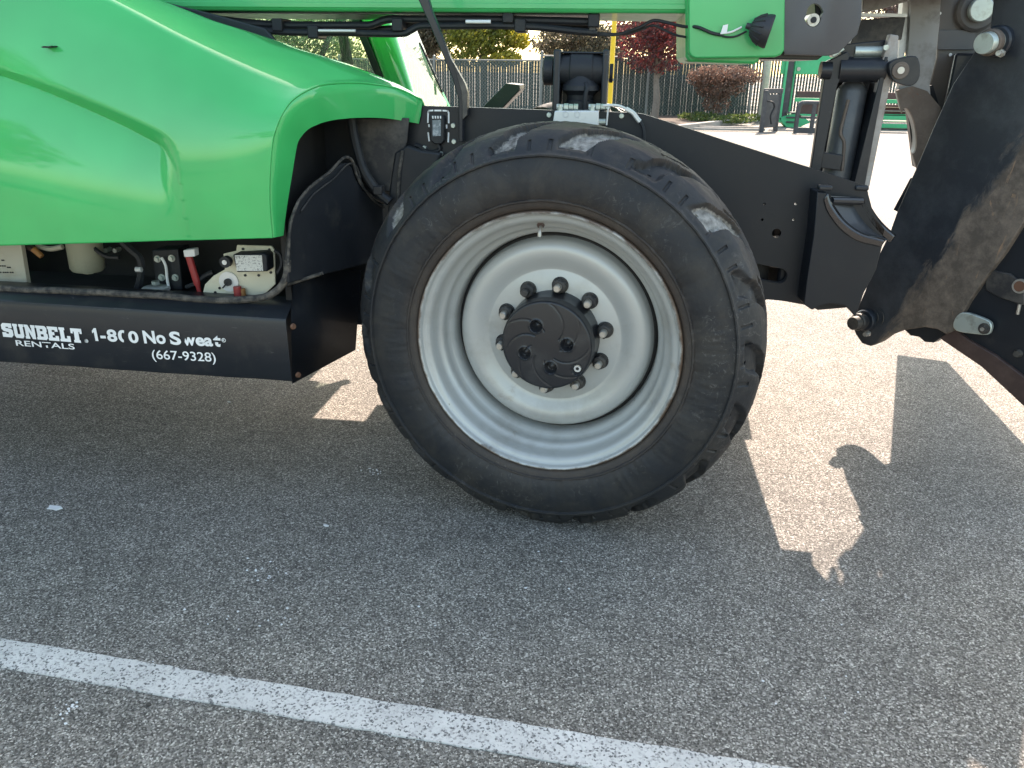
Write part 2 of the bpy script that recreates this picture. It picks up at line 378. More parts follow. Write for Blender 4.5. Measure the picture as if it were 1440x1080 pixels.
# painted bay line with slightly ragged edges
b = MB(); n = 260; top = []; bot = []; tops = []; bots = []
for i in range(n+1):
    x = -5 + 8.5*i/n; yc = -.862 - .0715*(x+1.338) + .052
    e1 = .004*noise.noise((x*23, 1.3, 0)) + .003*noise.noise((x*90, 4, 0)); e2 = .004*noise.noise((x*23, 7.7, 0)) + .003*noise.noise((x*90, 9, 0))
    top.append((x, yc+.046+e1, .004)); bot.append((x, yc-.046+e2, .004)); tops.append((x, yc+.0465+e1, .0003)); bots.append((x, yc-.0465+e2, .0003))
b.grid([tops, top, bot, bots]); struct(b.build('parking_line', LINE, None, 0), 'worn white painted bay line crossing the foreground asphalt')

# ------------------------------------------------------------------ TELEHANDLER
T = tag(empty('telehandler'), 'green and black telehandler with one big silver front wheel facing the camera', 'telehandler')

# ---- boom (square tube, head plates, lamp, hoses)
bx0, bx1 = -3.6, at(972, 40, y=.80).x
zb = at(800, 18, y=.80).z
b = MB(); b.box((bx0,.80,zb), (bx1+.1,1.30,zb+.74)); boom = b.build('boom', GREEN_DULL, T, bevel=.012)
b = MB()
b.box((bx0,.796,zb+.012), (bx1+.0,.80,zb+.03)); b.build('weld_seam', GREEN_DULL, boom, bevel=.002)
b = MB(); b.box((bx0+.2,.84,zb-.006),(at(840,30,y=.9).x,1.20,zb-.001)); b.build('wear_strip', BLACK, boom)
# inner boom end reaching out of the tube, underside lighter
hp = [(968,-330),(968,72),(971,79),(978,82.5),(1090,80.5),(1099,77),(1103,70),(1109,-330)]
pts = [at(*q, y=.745) for q in hp]
head = MB().prism(pts, (0,.03,0)).build('head_plate', GREEN_DULL, T, bevel=.006)
pts = [at(*q, y=.78) for q in [(964,-330),(964,80),(969,87),(1060,90),(1068,86),(1075,-330)]]
MB().prism(pts, (0,.5,0)).build('boom_end_box', GREEN_DULL, T, bevel=.008)
pts = [at(*q, y=.752) for q in [(1107,-330),(1101,70),(1104,77),(1166,78.5),(1180,74),(1206,48),(1212,25),(1216,-330)]]
nose = MB().prism(pts, (0,.026,0)).build('nose_plate', BOOMGREY, T, bevel=.004)
c = at(1150,20,y=.752); oval = []
for k in range(24):
    a = 2*math.pi*k/24; oval.append((1148+12.5*math.cos(a)+ (3 if math.sin(a) > 0 else 0), 20-17*math.sin(a)))
carve(nose, [MB().prism([at(*q, y=.70) for q in oval], (0,.2,0))])
b = MB(); p0 = at(1144,28,y=.75); b.tube([p0+Vector((0,.0,0)), p0+Vector((0,.12,0))], .020, 20); b.build('pivot_bush', STEELBOLT, nose)
b = MB(); b.cyl(p0+Vector((0,-.003,0)), (0,1,0), .010, .05, 16); b.build('bush_bore', PLASTIC, nose)
pts = [at(*q, y=.80) for q in [(1064,70),(1066,83),(1150,84.5),(1163,74)]]
MB().prism(pts, (0,.42,0)).build('nose_box', BLACK, T, bevel=.004)
pts = [at(*q, y=.80) for q in [(1150,60),(1206,40),(1210,-330),(1120,-330)]]
MB().prism(pts, (0,.42,0)).build('nose_core', BLACK, T, bevel=.004)
# work lamp seen from its ribbed rubber back, pointing to the right
lc = at(1049,36,y=.70); ax = (at(1076,43,y=.69)-lc).normalized(); b = MB()
prof = [(0,.009),(.012,.011),(.0125,.018),(.020,.030),(.030,.040),(.042,.0475),(.055,.052),(.063,.053),(.066,.050),(.064,.02),(.06,.0)]
rings = []
b.tube([lc+ax*d*1.25 for d, r in prof], [r for d, r in prof], 28)
lamp = b.build('work_lamp', CONE_GREY, head)
b = MB()
for k in range(14):
    a = 2*math.pi*k/14; u = ax.orthogonal().normalized(); v = ax.cross(u); dr = u*math.cos(a)+v*math.sin(a)
    b.tube([lc+ax*.020+dr*.024, lc+ax*.0375+dr*.040, lc+ax*.056+dr*.0495], .003, 5)
b.build('cooling_rib', CONE_GREY, head)
def wire(name, px, y, r, mat, parent, n=6, k=5):
    P = smooth([at(q[0], q[1], y=q[2] if len(q) > 2 else y) for q in px], k)
    return MB().tube(P, r, n).build(name, mat, parent)
wire('lamp_cable', [(836,49,.86),(870,48,.86),(900,38,.84),(918,29,.83),(935,31,.83),(960,37,.80),(980,38,.735),(1000,46,.735),(1013,49,.735)], .73, .0055, PLASTIC, head)
wire('lamp_cable', [(1010,48.5),(1022,52),(1035,51),(1050,44)], .735, .0032, PLASTIC, head)
wire('lamp_cable', [(1013,47),(1028,45),(1043,38)], .735, .0032, WHITE, head)
wire('lamp_cable', [(838,46,.86),(880,48,.86),(905,40,.85),(920,36,.84),(940,45,.83),(953,50,.80),(964,52,.77)], .8, .004, PLASTIC, head)
MB().prism([at(*q, y=.728) for q in [(1017,35.5),(1024,34),(1022,47),(1013,48)]], (0,.003,0)).build('cable_tag', WHITE, head)
# hoses and clamps slung under the boom
hose = empty('hose_bundle', parent=T)
wire('hose', [(250,18),(330,30),(400,35),(500,35.5),(522,35),(545,27.5),(580,27),(700,27.5),(838,31)], .86, .0135, PLASTIC, hose, 10)
wire('hose', [(250,26),(330,38),(400,45),(480,46),(560,47.5),(577,43),(590,37),(620,36.5),(700,36),(760,38.5),(812,44),(840,46)], .84, .0125, PLASTIC, hose, 10)
wire('hose', [(250,22),(350,33),(450,40),(540,41),(575,36),(640,33.5),(720,33),(830,37)], .90, .012, PLASTIC, hose, 10)
for q in [(392,36),(442,46),(715,24),(732,37),(560,36),(835,30)]:
    c = at(*q, y=.84); MB().box(c+Vector((-.02,-.02,-.02)), c+Vector((.02,.08,.024))).build('hose_clamp', PLASTIC, hose, bevel=.004)
c = at(833,34,y=.83); MB().box(c+Vector((-.012,0,-.034)), c+Vector((.014,.20,.05))).build('hose_bracket', BLACK, hose, bevel=.003)
wire('hose_sleeve', [(655,30.5),(690,30.5)], .80, .006, WHITE, hose)
wire('hose_sleeve', [(448,43.0),(500,43.3)], .815, .005, ALU, hose)

# ---- cab on the far side
gy0, gy1 = 1.5, 2.3
cab = empty('cab', parent=T)
def quad_plate(name, pts, th, mat, parent, bevel=.003):
    return MB().prism(pts, th).build(name, mat, parent, bevel=bevel)
a0 = at(560,152,y=gy0); a1 = at(490,4,y=gy0)
wl = at(300,-20,y=gy0)
# side window and its black rubber frame
quad_plate('side_window', [at(250,-20,y=1.53), at(478,-20,y=1.53), at(534,112,y=1.53), at(532,150,y=1.53), at(250,150,y=1.53)], (0,.006,0), GLASS, cab, 0)
quad_plate('window_frame', [at(503,48,y=1.49), at(513,46,y=1.49), at(545,122,y=1.49), at(534,122,y=1.49)][::1], (0,.05,0), PLASTIC, cab, .004)
quad_plate('window_frame', [at(480,0,y=1.49), at(492,0,y=1.49), at(514,48,y=1.49), at(502.5,48,y=1.49)], (0,.05,0), PLASTIC, cab, .004)
pl = [at(490,-5,y=1.48), at(533,-5,y=1.48), at(554,48,y=1.48), at(588,160,y=1.48), at(552,160,y=1.48), at(513,48,y=1.48)]
MB().prism(pl, (0,.10,0)).build('corner_post', GREEN, cab, bevel=.045, seg=6)
q = [at(533,-4,y=1.57), at(566,-4,y=2.3), at(632,150,y=2.3), at(586,165,y=1.57)]
b = MB(); b.b.faces.new([b.b.verts.new(p) for p in q]); b.build('windscreen', GLASS, cab, 0)
for (u0, u1, yy_, r_) in (((566,30),(630,160),2.28,.030),):
    MB().tube([at(*u0, y=yy_), at(*u1, y=yy_)], r_, 10).build('windscreen_post', GREEN if r_ > .02 else PLASTIC, cab)
for yy_ in (2.31,):
    quad_plate('far_window', [at(200,-20,y=yy_), at(566,-20,y=yy_), at(618,140,y=yy_), at(200,140,y=yy_)], (0,.006,0), GLASS, cab, 0)
    MB().tube([at(470,-20,y=yy_), at(500,150,y=yy_)], .03, 8).build('door_post', PLASTIC, cab)
x_ = at(560,140,y=1.6).x
MB().box((x_-.30,1.58,1.14), (x_-.02,2.26,1.27)).build('dashboard', PLASTIC, cab, bevel=.03)
MB().tube([Vector((x_-.28,1.92,1.25)), Vector((x_-.42,1.92,1.42))], .03, 10).build('steering_column', PLASTIC, cab)
MB().tube([Vector((x_-.42+.10*math.sin(a)*.5, 1.92+.17*math.cos(a), 1.42+.16*math.sin(a))) for a in [2*math.pi*k/20 for k in range(21)]], .014, 8).build('steering_wheel', PLASTIC, cab)
MB().tube([at(590,60,y=2.2), at(622,130,y=2.15)], .006, 6).build('wiper_arm', PLASTIC, cab)
MB().box((-3.2,1.55,.9), (at(530,150,y=1.55).x-.05,2.3,1.14)).build('cab_body', GREEN, cab, bevel=.03)
MB().prism([at(180,-10,y=.735), at(300,20,y=.735), at(372,40,y=.735), at(392,62,y=.735), at(392,130,y=.735), at(150,130,y=.735)], (0,.02,0)).build('hood_glare_block', BLACK, T, bevel=.004)  # black plate added so the hood top mirrors no bright background
MB().box((-2.6,1.6,2.25), (-1.3,2.28,2.32)).build('cab_roof', BLACK, cab, bevel=.03)
MB().box((-2.2,1.75,1.14), (-1.7,2.15,1.25)).build('seat', PLASTIC, cab, bevel=.03)
MB().box((-2.25,1.78,1.25), (-2.1,2.12,1.85)).build('seat_back', PLASTIC, cab, bevel=.04)
MB().box((-2.62,1.55,1.14), (-2.5,2.3,2.25)).build('rear_post', BLACK, cab, bevel=.02)
# far-side step channel that shows over the frame
cp = [at(*q, y=1.85) for q in [(668,162),(711,117),(731,119),(731,127),(690,170)]]
MB().prism(cp, (0,.20,0)).build('far_side_channel', BLACK, T, bevel=.004)

# ---- main frame
FY = .50
top = [(300,152),(592,149),(650,150.5),(775,155),(890,158.5),(905,160.5),(1205,257),(1214,261),(1220,268),(1222,277),(1226,292),(1233,306),(1244,322)]
bot = [(1225,395),(1196,432),(1150,436),(1134,427),(1080,421),(900,470),(820,520),(300,520)]
pts = [at(*q, y=FY) for q in top+bot]
pts[0] = Vector((-3.4,FY,pts[1].z)); pts[-1] = Vector((-3.4,FY,.50)); pts[-2] = Vector((0.1,FY,.50)); pts[-3] = Vector((.3,FY,.55))
frame = MB().prism(pts, (0,.028,0)).build('frame_plate', BLACK_CLEAN, T)
cut = [MB().cyl(at(1092,328,y=FY)+Vector((0,-.05,0)), (0,1,0), .0155, .2, 20)]
for q in [(1075,287),(1119,287),(1072,309),(1116,309)]: cut.append(MB().cyl(at(*q,y=FY)+Vector((0,-.05,0)), (0,1,0), .0045, .2, 10))
c0, c1 = at(1060,381,y=FY), at(1096,388,y=FY); sl = []
d = (c1-c0).normalized(); u = Vector((-d.z,0,d.x))
for k in range(9): a = -math.pi/2+math.pi*k/8; sl.append(c1+(d*math.cos(a)+u*math.sin(a))*.027)
for k in range(9): a = math.pi/2+math.pi*k/8; sl.append(c0+(d*math.cos(a)+u*math.sin(a))*.027)
cut.append(MB().prism([p+Vector((0,-.1,0)) for p in sl], (0,.25,0)))
carve(frame, cut)
b = MB()
for k in range(len(sl)):
    pass
b.tube([p+Vector((0,.012,0)) for p in sl+[sl[0]]], .004, 6); b.build('slot_rim', BLACK, frame)
# unseen far plate and belly plate, cut to shape the sun patch; cross members
fp = [(-3.4,1.66,.5),(-1.5,1.66,.5),(-1.4,1.66,1.0),(-.35,1.66,1.0),(-.2,1.66,.5),(.75,1.66,.62),(.98,1.66,.66),(1.02,1.66,.90),(.3,1.66,1.10),(-.2,1.66,1.18),(-3.4,1.66,1.18)]
MB().prism([Vector(p) for p in fp], (0,.028,0)).build('far_frame_plate', BLACK_CLEAN, T)
MB().box((-3.0,.53,.50), (-1.15,1.66,.54)).build('belly_plate', BLACK_CLEAN, T)
MB().box((-3.0,.56,.56), (.74,1.10,1.02)).box((-.60,1.101,.58), (.72,1.62,.98)).build('underframe_blocker', ENGINE, T, bevel=.03)  # unseen blocks added to keep stray sun off the ground below
MB().box((-.10,.45,.54), (.10,1.7,.70)).build('axle', BLACK, T, bevel=.02)
for q in [(772,161.5),(874,163),(637.5,176.5),(638.5,199),(597,208),(620,216)]:
    c = at(*q, y=FY); MB().cyl(c+Vector((0,.0,0)), (0,-1,0), .0088, .008, 14, .007).build('frame_bolt', ZINC, frame)

MB().prism([Vector((x,.53,z)) for x, z in [(.76,.66),(.90,.64),(.94,.70),(.93,.84),(.90,.90),(.76,.95)]], (0,1.12,0)).build('nose_cross_member', BLACK_CLEAN, T, bevel=.01)
MB().box((.93,.84,1.67),(1.45,1.27,2.30)).build('boom_gap_blocker', BLACK, T, bevel=.02)  # unseen box added to shade the foreground beside the boom
# front saddle casting at the nose of the frame
NY = .40
arc = [at(*q, y=NY) for q in [(1163,271),(1167,285),(1174,297),(1184,310),(1198,322),(1215,331),(1243,338)]]
arc = smooth(arc, 3)
body = [at(*q, y=NY) for q in [(1232,380),(1215,412),(1203,446),(1195,436),(1188,430),(1168,427),(1155,430),(1142,436),(1130,428),(1134,395),(1144,330),(1149,270)]]
NZ = MB().prism(arc+body, (0,.10,0)).build('nose_casting', BLACK_CLEAN, T, bevel=.003)
arc2 = smooth([at(*q, y=.53) for q in [(1211,272),(1214,281),(1219,291),(1226,302),(1234,312),(1242,320),(1254,330)]], 3)
rows2 = []
for i in range(len(arc)):
    a_, c_ = arc[i]+Vector((.004,.02,-.012)), arc2[i]+Vector((-.004,0,-.012))
    rows2.append([a_.lerp(c_, t) for t in (0,.2,.4,.6,.8,1)])
MB().grid(rows2).build('saddle', BLACK, NZ, 60)
def rib(P, w0, yy, tk):
    up = [p+Vector((0,yy,0)) for p in P]; lo = [p+Vector((-.010,yy,-.022)) for p in P]
    MB().prism(up+lo[::-1], (w0,tk,0)).build('saddle_rib', GLOSSY, NZ, bevel=.004)
rib(arc, .016, -.004, .03); rib(arc2, .016, -.03, .03)
c = at(1169,282,y=.43); d_ = at(1211,283,y=.50); MB().tube([c, d_], .012, 10).build('saddle_bar', BLACK, NZ)
for q, yy in (((1151,268),NY-.006), ((1203,268),.49)):
    c = at(*q, y=yy); MB().box(c, c+Vector((.042,.035,.016))).build('saddle_stop', BLACK, NZ, bevel=.005)

# levelling cylinder clevis standing on the frame above the wheel
LY = .58
cl = empty('levelling_clevis', parent=T)
zbot = 1.02
def clevis(px0, px1, py0, y0, y1):
    a = at(px0,py0,y=y0); c = at(px1,py0,y=y0)
    MB().box((a.x,y0,zbot),(c.x,y1,a.z)).build('cheek_plate', BLACK, cl, bevel=.006)
clevis(778.5,789,69,LY,LY+.14); clevis(848,857,69,LY,LY+.14)
a = at(789,72,y=LY+.0); c = at(848,75.5,y=LY)
MB().box((a.x,LY+.02,c.z),(c.x,LY+.12,a.z)).build('cross_bar', BLACK, cl, bevel=.004)
MB().box((a.x,LY+.135,1.0),(c.x,LY+.15,c.z)).build('back_plate', BLACK, cl)
pm_ = at(818,98,y=LY+.05)
prof = [(-.075,.045),(-.07,.056),(-.04,.060),(-.035,.066),(.035,.066),(.04,.060),(.07,.056),(.075,.045)]
MB().tube([pm_+Vector((d,0,0)) for d, r in prof], [r*.85 for d, r in prof], 28).build('cylinder_eye', PLASTIC, cl)
prof = [(.00,.052),(-.02,.060),(-.03,.070),(-.045,.072),(-.05,.062),(-.06,.050),(-.075,.048),(-.08,.052),(-.30,.052)]
MB().tube([pm_+Vector((0,-.005,d-.02)) for d, r in prof], [r*.92 for d, r in prof], 28).build('cylinder_body', PLASTIC, cl)
c = at(819,137,y=LY-.005); MB().tube(smooth([c+Vector((.008,0,.045)), c+Vector((.014,-.016,.03)), c+Vector((.010,-.018,0)), c+Vector((.008,-.012,-.06))],4), .007, 8).build('cylinder_port', PLASTIC, cl)
c = at(778,100,y=LY+.06)
MB().tube([c, c+Vector((-.012,0,0)), c+Vector((-.03,0,0)), c+Vector((-.034,0,0))], [.045,.046,.046,.038], 24).build('pin_cap', PLASTIC, cl)
c = at(857,103,y=LY+.06); MB().cyl(c, (1,0,0), .030, .012, 20).build('pin_cap', PLASTIC, cl)
# aluminium valve block with its fittings and hoses
VB = .47
vb = empty('valve_block', parent=T)
pts = [at(*q, y=VB) for q in [(780,156),(842,156),(842,180),(776,180)]]
blk = MB().prism(pts, (0,.07,0)).build('block', ALU, vb, bevel=.003)
for q in [(795.5,161),(811.5,161)]:
    b = MB(); c = at(*q,y=VB); b.tube([c+Vector((.0085*math.cos(a),-.001,.0085*math.sin(a))) for a in [2*math.pi*k/20 for k in range(21)]], .0012, 5)
    b.cyl(c, (0,-1,0), .0072, .002, 16); b.build('port_plug', ALU, vb)
def fitting(px, ang):
    c = at(px,150,y=VB+.02)
    b = MB(); b.cyl(c+Vector((0,0,-.02)), (0,0,1), .010, .026, 12); b.cyl(c+Vector((-.012,0,0)), (1,0,0), .0085, .022, 12)
    b.build('elbow_fitting', ZINC, vb)
    b = MB(); 
    for d, r in ((.012,.0105),(.028,.009),(.044,.0098)): b.cyl(c+Vector((d,0,0)), (1,0,-.02), r, .014, 6)
    b.build('hose_nut', ZINC, vb)
fitting(788,0); fitting(833,0)
c = at(847,172,y=VB); MB().cyl(c+Vector((-.012,.02,0)), (1,0,0), .010, .022, 10).build('end_fitting', ZINC, vb)
wire('valve_hose', [(848,148.5),(865,148),(876,151),(888,158)], VB+.01, .0042, ALU, vb)
wire('valve_hose', [(880,153),(890,159),(897,168),(900,171)], VB+.0, .0075, ALU, vb)
wire('valve_hose', [(897,167),(903,176),(906,190),(905,215)], VB, .0055, PLASTIC, vb)
MB().tube([at(855.5,150,y=VB-.01), at(853,176,y=VB-.01)], .0026, 6).build('sight_tube', ALU, vb)

# diagonal black strut running from the boom down to the frame
st = [(575,-30),(594,-30),(607,14),(634,83),(654,118),(657.5,130),(657,162),(651,168),(651,200),(645,200),(644.5,140),(636,110),(620,72),(601,28)]
pts = [at(*q, y=.455) for q in st]
MB().prism(pts, (0,.03,0)).build('diagonal_strut', BLACK, T, bevel=.003)
pts = [at(*q, y=.449) for q in [(637,88),(654,118),(657.5,130),(657,162),(650.5,168),(650.5,150),(649,128)]]
MB().prism(pts, (0,.005,0)).build('strut_flange', DUSTY, T, bevel=.001)

# level gauge with its white dashed decal
GY = FY-.002
ga = empty('level_gauge', parent=T)
pts = [at(*q, y=GY-.02) for q in [(604,162),(623,162),(625,168),(625,197),(621,203),(611,203),(605,198),(603.5,168)]]
MB().prism(pts, (0,.02,0)).build('gauge_body', PLASTIC, ga, bevel=.004)
pts = [at(*q, y=GY-.0225) for q in [(608,169),(620,168.5),(620,191),(608.5,191.5)]]
MB().prism(pts, (0,.004,0)).build('gauge_glass', GLASSCAP, ga)
for k in range(4):
    x = 607.5+k*3.6; MB().prism([at(*q, y=GY-.0235) for q in [(x,163),(x+1.8,163),(x+2.0,166.8),(x+.4,166.8)]], (0,.004,0)).build('scale_mark', WHITE, ga)
for seg_ in ([(601.7,172),(602,158),(603,155.7),(608.5,155.3)], [(611.5,155.4),(620,155.4)], [(623,155.5),(629.5,156),(631,159),(631,172.5)],
             [(602.2,187),(603.5,198)], [(630.8,187),(630.3,199.5)], [(603.2,175.5),(603.4,178)], [(628,176),(628,180)]):
    P = [at(*q, y=GY-.0012) for q in seg_]
    b = MB()
    for p, q2 in zip(P, P[1:]):
        d = (q2-p).normalized(); u = Vector((-d.z,0,d.x))*.0026
        b.prism([p-u-d*.0018, q2-u+d*.0018, q2+u+d*.0018, p+u-d*.0018], (0,.0008,0))
    b.build('decal_dash', WHITE, ga, 0)
wire('gauge_cable', [(616,203),(618,210),(610,213),(600,213),(590,206),(583,203)], GY-.01, .006, PLASTIC, ga)

# ---- engine hood: side, shoulder and top lofted as one sheet
def lerp(a, b, t): return a+(b-a)*t
def poly_at(P, t):
    """point at arc length fraction t of a polyline"""
    L = [0]
    for a, b_ in zip(P, P[1:]): L.append(L[-1]+(b_-a).length)
    s = t*L[-1]
    for i in range(len(P)-1):
        if s <= L[i+1] or i == len(P)-2:
            return P[i].lerp(P[i+1], (s-L[i])/max(1e-9, L[i+1]-L[i]))
HB0, HB1 = at(0,345,y=.0), at(384,334,y=.0)
ridge = [at(*q, y=.07) for q in [(150,0),(240,48),(330,92),(400,121),(432,128)]]
sil = [at(*q, y=yy) for q, yy in [((190,0),.66),((240,14),.65),((300,33),.64),((350,50),.62),((390,60),.61),((438,77),.59),((491,93),.56),((559,121),.52),((593,142),.49)]]
def ext(P, x):      # carry the curve on to the rear at its first slope
    d = P[0]-P[1]; d = d/abs(d.x); return [P[0]+Vector((-k, 0, d.z*k*(1-.12*k))) for k in [abs(x-P[0].x)*j/4 for j in (4,3,2,1)]]+list(P)
ridge = smooth(ext(ridge, -2.7), 6); sil = smooth(ext(sil, -2.8), 6)
botl = [Vector((-2.75,0,HB0.z-.06)), HB0, HB1]
crease = [HB1] + [at(*q, y=yy) for q, yy in [((382,290),0),((383,250),0),((387,200),.0),((392,180),.002),((399,162),.01),((409,146),.03),((420,136),.05),((432,128),.07),
          ((446,123),.11),((462,120.5),.16),((489,119.5),.24),((522,121),.33),((559,127),.42),((593,142),.49)]]
ci = 8
NS, NA, NB = 220, 150, 30
E_side = smooth(crease[:ci+1], 6); E_top = smooth(crease[ci:], 6)
swU = smooth([at(*q, y=0) for q in [(-220,40),(-100,66),(0,95),(60,116),(150,151),(210,177),(236,191),(252,208),(262,228),(265,245)]], 5)
swL = smooth([at(*q, y=0) for q in [(-220,55),(-100,81),(0,110),(60,132),(150,171),(200,196),(225,210),(240,226),(250,240),(258,262)]], 5)
def curve_z(P, x):
    for a, c_ in zip(P, P[1:]):
        if a.x <= x <= c_.x: return lerp(a.z, c_.z, (x-a.x)/(c_.x-a.x))
    return None
def inset(x, z):
    zu, zl = curve_z(swU, x), curve_z(swL, x)
    if zu is None or zl is None or z > zu: return 0
    # a creased step that dies out to the front and blends away downwards
    fade = min(1, max(0, (swU[-1].x-x)/.10)); fade = fade*fade*(3-2*fade)
    D = .042*fade
    if z > zl: return D*(zu-z)/(zu-zl)
    return D*max(0, 1-(zl-z)/.34)**1.5
rows = []
for i in range(NS+1):
    s = i/NS; s = 1-(1-s)**1.25
    B_, R_, Z_ = poly_at(botl, s), poly_at(ridge, s), poly_at(sil, s)
    row = []
    k8 = max(0, (s-.62)/.38)**2.6
    for j in range(NA+1):
        t = j/NA
        p = B_.lerp(R_, t)
        p.y += -.035*math.sin(math.pi*min(1, t*1.02))*(1-k8*.6)
        # rounded shoulder
        if t > .88:
            q = (t-.88)/.12; p.y += .010*q*q
        e = poly_at(E_side, t); p = p+(e-B_.lerp(R_, t))*0 + (e-poly_at(botl, 1).lerp(poly_at(ridge, 1), t))*k8
        p.y += inset(p.x, p.z)
        row.append(p)
    top_start = row[-1].copy()
    for j in range(1, NB+1):
        t = j/NB
        p = top_start.lerp(Z_, t); p.z += .016*math.sin(math.pi*t)*(1-k8*.8)
        e = poly_at(E_top, t); p = p+(e-poly_at(ridge, 1).lerp(poly_at(sil, 1), t))*k8
        row.append(p)
    last = row[-1]
    row.append(last+Vector((0,.03,-.02))); row.append(last+Vector((0,.05,-.30)))
    rows.append(row)
# relax the shoulder so that the side rolls into the top
for _ in range(3):
    for row in rows:
        o_ = [p.copy() for p in row]
        for j in range(NA-5, NA+3):
            row[j] = o_[j]*.5+(o_[j-1]+o_[j+1])*.25
hood = MB().grid(rows).build('hood', GREEN, T, 50)
sol = hood.modifiers.new('thick', 'SOLIDIFY'); sol.thickness = .006; sol.offset = -1 if False else 1
MB().prism([at(*q, y=-.006) for q in [(57,66),(62,64.6),(66,65.6),(71.5,64.2),(71,66),(65,67.2),(60,67.4)]], (0,.03,0)).build('paint_chip_mark', PLASTIC, hood, 0)
# front flange: the return face around the wheel opening
edge = [r_.copy() for r_ in rows[-1][:NA+NB+1]]
inner_px = [(399,331),(401,309),(406,275),(411,245),(418,204),(424,192),(431,184),(438,179),(446,175.5),(456,171.8),(471,168.5),(486,166.8),(500,165.8),(528,165.6),(555,168),(589,174)]
inner_y = [.055,.06,.062,.064,.07,.08,.09,.10,.12,.145,.18,.22,.27,.35,.42,.49]
inner = smooth([at(*q, y=yy) for q, yy in zip(inner_px, inner_y)], 5)
fr = []
M_ = 90
for k in range(M_+1):
    t = k/M_
    a = poly_at(edge, t); c_ = poly_at(inner, t)
    fr.append([a, a.lerp(c_, .04)+Vector((.004,0,0)), a.lerp(c_, .3)+Vector((.003,0,0)), a.lerp(c_, .65)+Vector((.003,0,0)), c_, c_+Vector((-.02,.006,.004))])
MB().grid(fr).build('hood_flange', GREEN, hood, 60)

# ---- sill (black step box under the engine) with its end face and lettering
SX = -.811
zb0, zt0 = at(410,540,y=0).z, at(408,405,y=.04).z
zb_l = at(0,512,y=0).z
zc1, zc0 = at(397,450,y=0).z, at(0,424,y=0).z
def zl(x, z0, z1): return lerp(z0, z1, (x+1.80)/(SX+1.80))
sect = []
nx = 40
b = MB(); rws = []
for i in range(nx+1):
    x = lerp(-3.0, SX, i/nx)
    zbot_ = zl(x, zb_l, zb0)+.004*noise.noise((x*6,0,3)); zc_ = zl(x, zc0, zc1)
    zt_ = zl(x, at(0,406,y=.05).z, at(330,425,y=.05).z)
    rws.append([(x,.65,zbot_-.01),(x,.04,zbot_),(x,.012,zbot_+.004),(x,.004,zbot_+.02),(x,0.0,zc_-.008),(x,.004,zc_+.002),(x,.05,zt_-.006),(x,.075,zt_),(x,.14,zt_)])
b.grid(rws)
b.prism([Vector(p) for p in rws[-1][::1]]+[Vector((SX,.14,zb0)),], (.0005,0,0))
sill = b.build('sill', BLACK, T, 30)
e0 = [at(410,540,y=0), at(412,520,y=0), at(409,440,y=.0), at(411,404,y=.03), at(455,380,y=.25)]
fx = [at(410,540,y=.001)+Vector((.002,0,0)), at(500,492,z=.45), at(508,380,y=.42), at(455,380,y=.26), at(412,402,y=.05), at(408,440,y=.001)+Vector((.002,0,0))]
b = MB(); v = [b.b.verts.new(p) for p in fx]; b.b.faces.new(v)
r_ = bmesh.ops.solidify(b.b, geom=b.b.faces[:], thickness=.006)
b.build('sill_end_plate', BLACK, sill, bevel=.002)
for q, yy in [((411,459),.004),((418,527),.02)]:
    MB().cyl(at(*q, y=yy)+Vector((.002,0,0)), (.85,-.5,0), .010, .006, 14, .008).build('end_bolt', DARKHOLE, sill)
# rubber seal along the engine opening
seal = [(-300,395),(-120,401),(0,406),(60,408),(130,411),(165,414),(230,417),(300,421),(345,422),(372,418),(390,408),(400,395),(404,380),(404,365)]
P = smooth([at(*q, y=.055+.00*i) for i, q in enumerate(seal)], 6)
P = [p+Vector((0,.003*noise.noise(p*14),.006*noise.noise(p*9))) for p in P]
MB().tube(P, .0115, 10).build('opening_seal', SEAL, sill)

FONT = None
def lettering(body, p0, p1, cap_px, bold=0.0, mat=WHITE, y=-.0012, parent=None, wide=True, cut=None, name='lettering', shear=0):
    """flat print laid on the plane y, its baseline from pixel p0 to p1, capitals cap_px tall there"""
    a, c_ = at(*p0, y=y), at(*p1, y=y)
    cap = (at(p0[0], p0[1]-cap_px, y=y)-a).length
    cu = bpy.data.curves.new('t', 'FONT'); cu.body = body; cu.size = 1; cu.extrude = 0; cu.offset = bold; cu.resolution_u = 6; cu.shear = shear
    o = bpy.data.objects.new('t', cu); COL.objects.link(o)
    dg = bpy.context.evaluated_depsgraph_get(); me = bpy.data.meshes.new_from_object(o.evaluated_get(dg)); bpy.data.objects.remove(o)
    xs = [v.co.x for v in me.vertices]; ys = [v.co.y for v in me.vertices]
    x0, x1 = min(xs), max(xs)
    d = (c_-a); L = d.length; d.normalize(); u = Vector((-d.z,0,d.x))
    capu = .70+2*bold
    bm = bmesh.new(); bm.from_mesh(me)
    for v in bm.verts:
        X = (v.co.x-x0)/(x1-x0)*L; Y = (v.co.y+bold)/capu*cap
        v.co = a+d*X+u*Y
    if cut:
        for (q0, q1) in cut:      # peel away what lies right of the line q0 -> q1
            A, B = at(*q0, y=y), at(*q1, y=y); e = (B-A).normalized(); nrm = Vector((-e.z,0,e.x))
            bmesh.ops.bisect_plane(bm, geom=bm.verts[:]+bm.edges[:]+bm.faces[:], plane_co=A, plane_no=nrm, clear_outer=True)
    bm.to_mesh(me); bm.free(); me.name = name
    return link(name, me, mat, parent, 0)
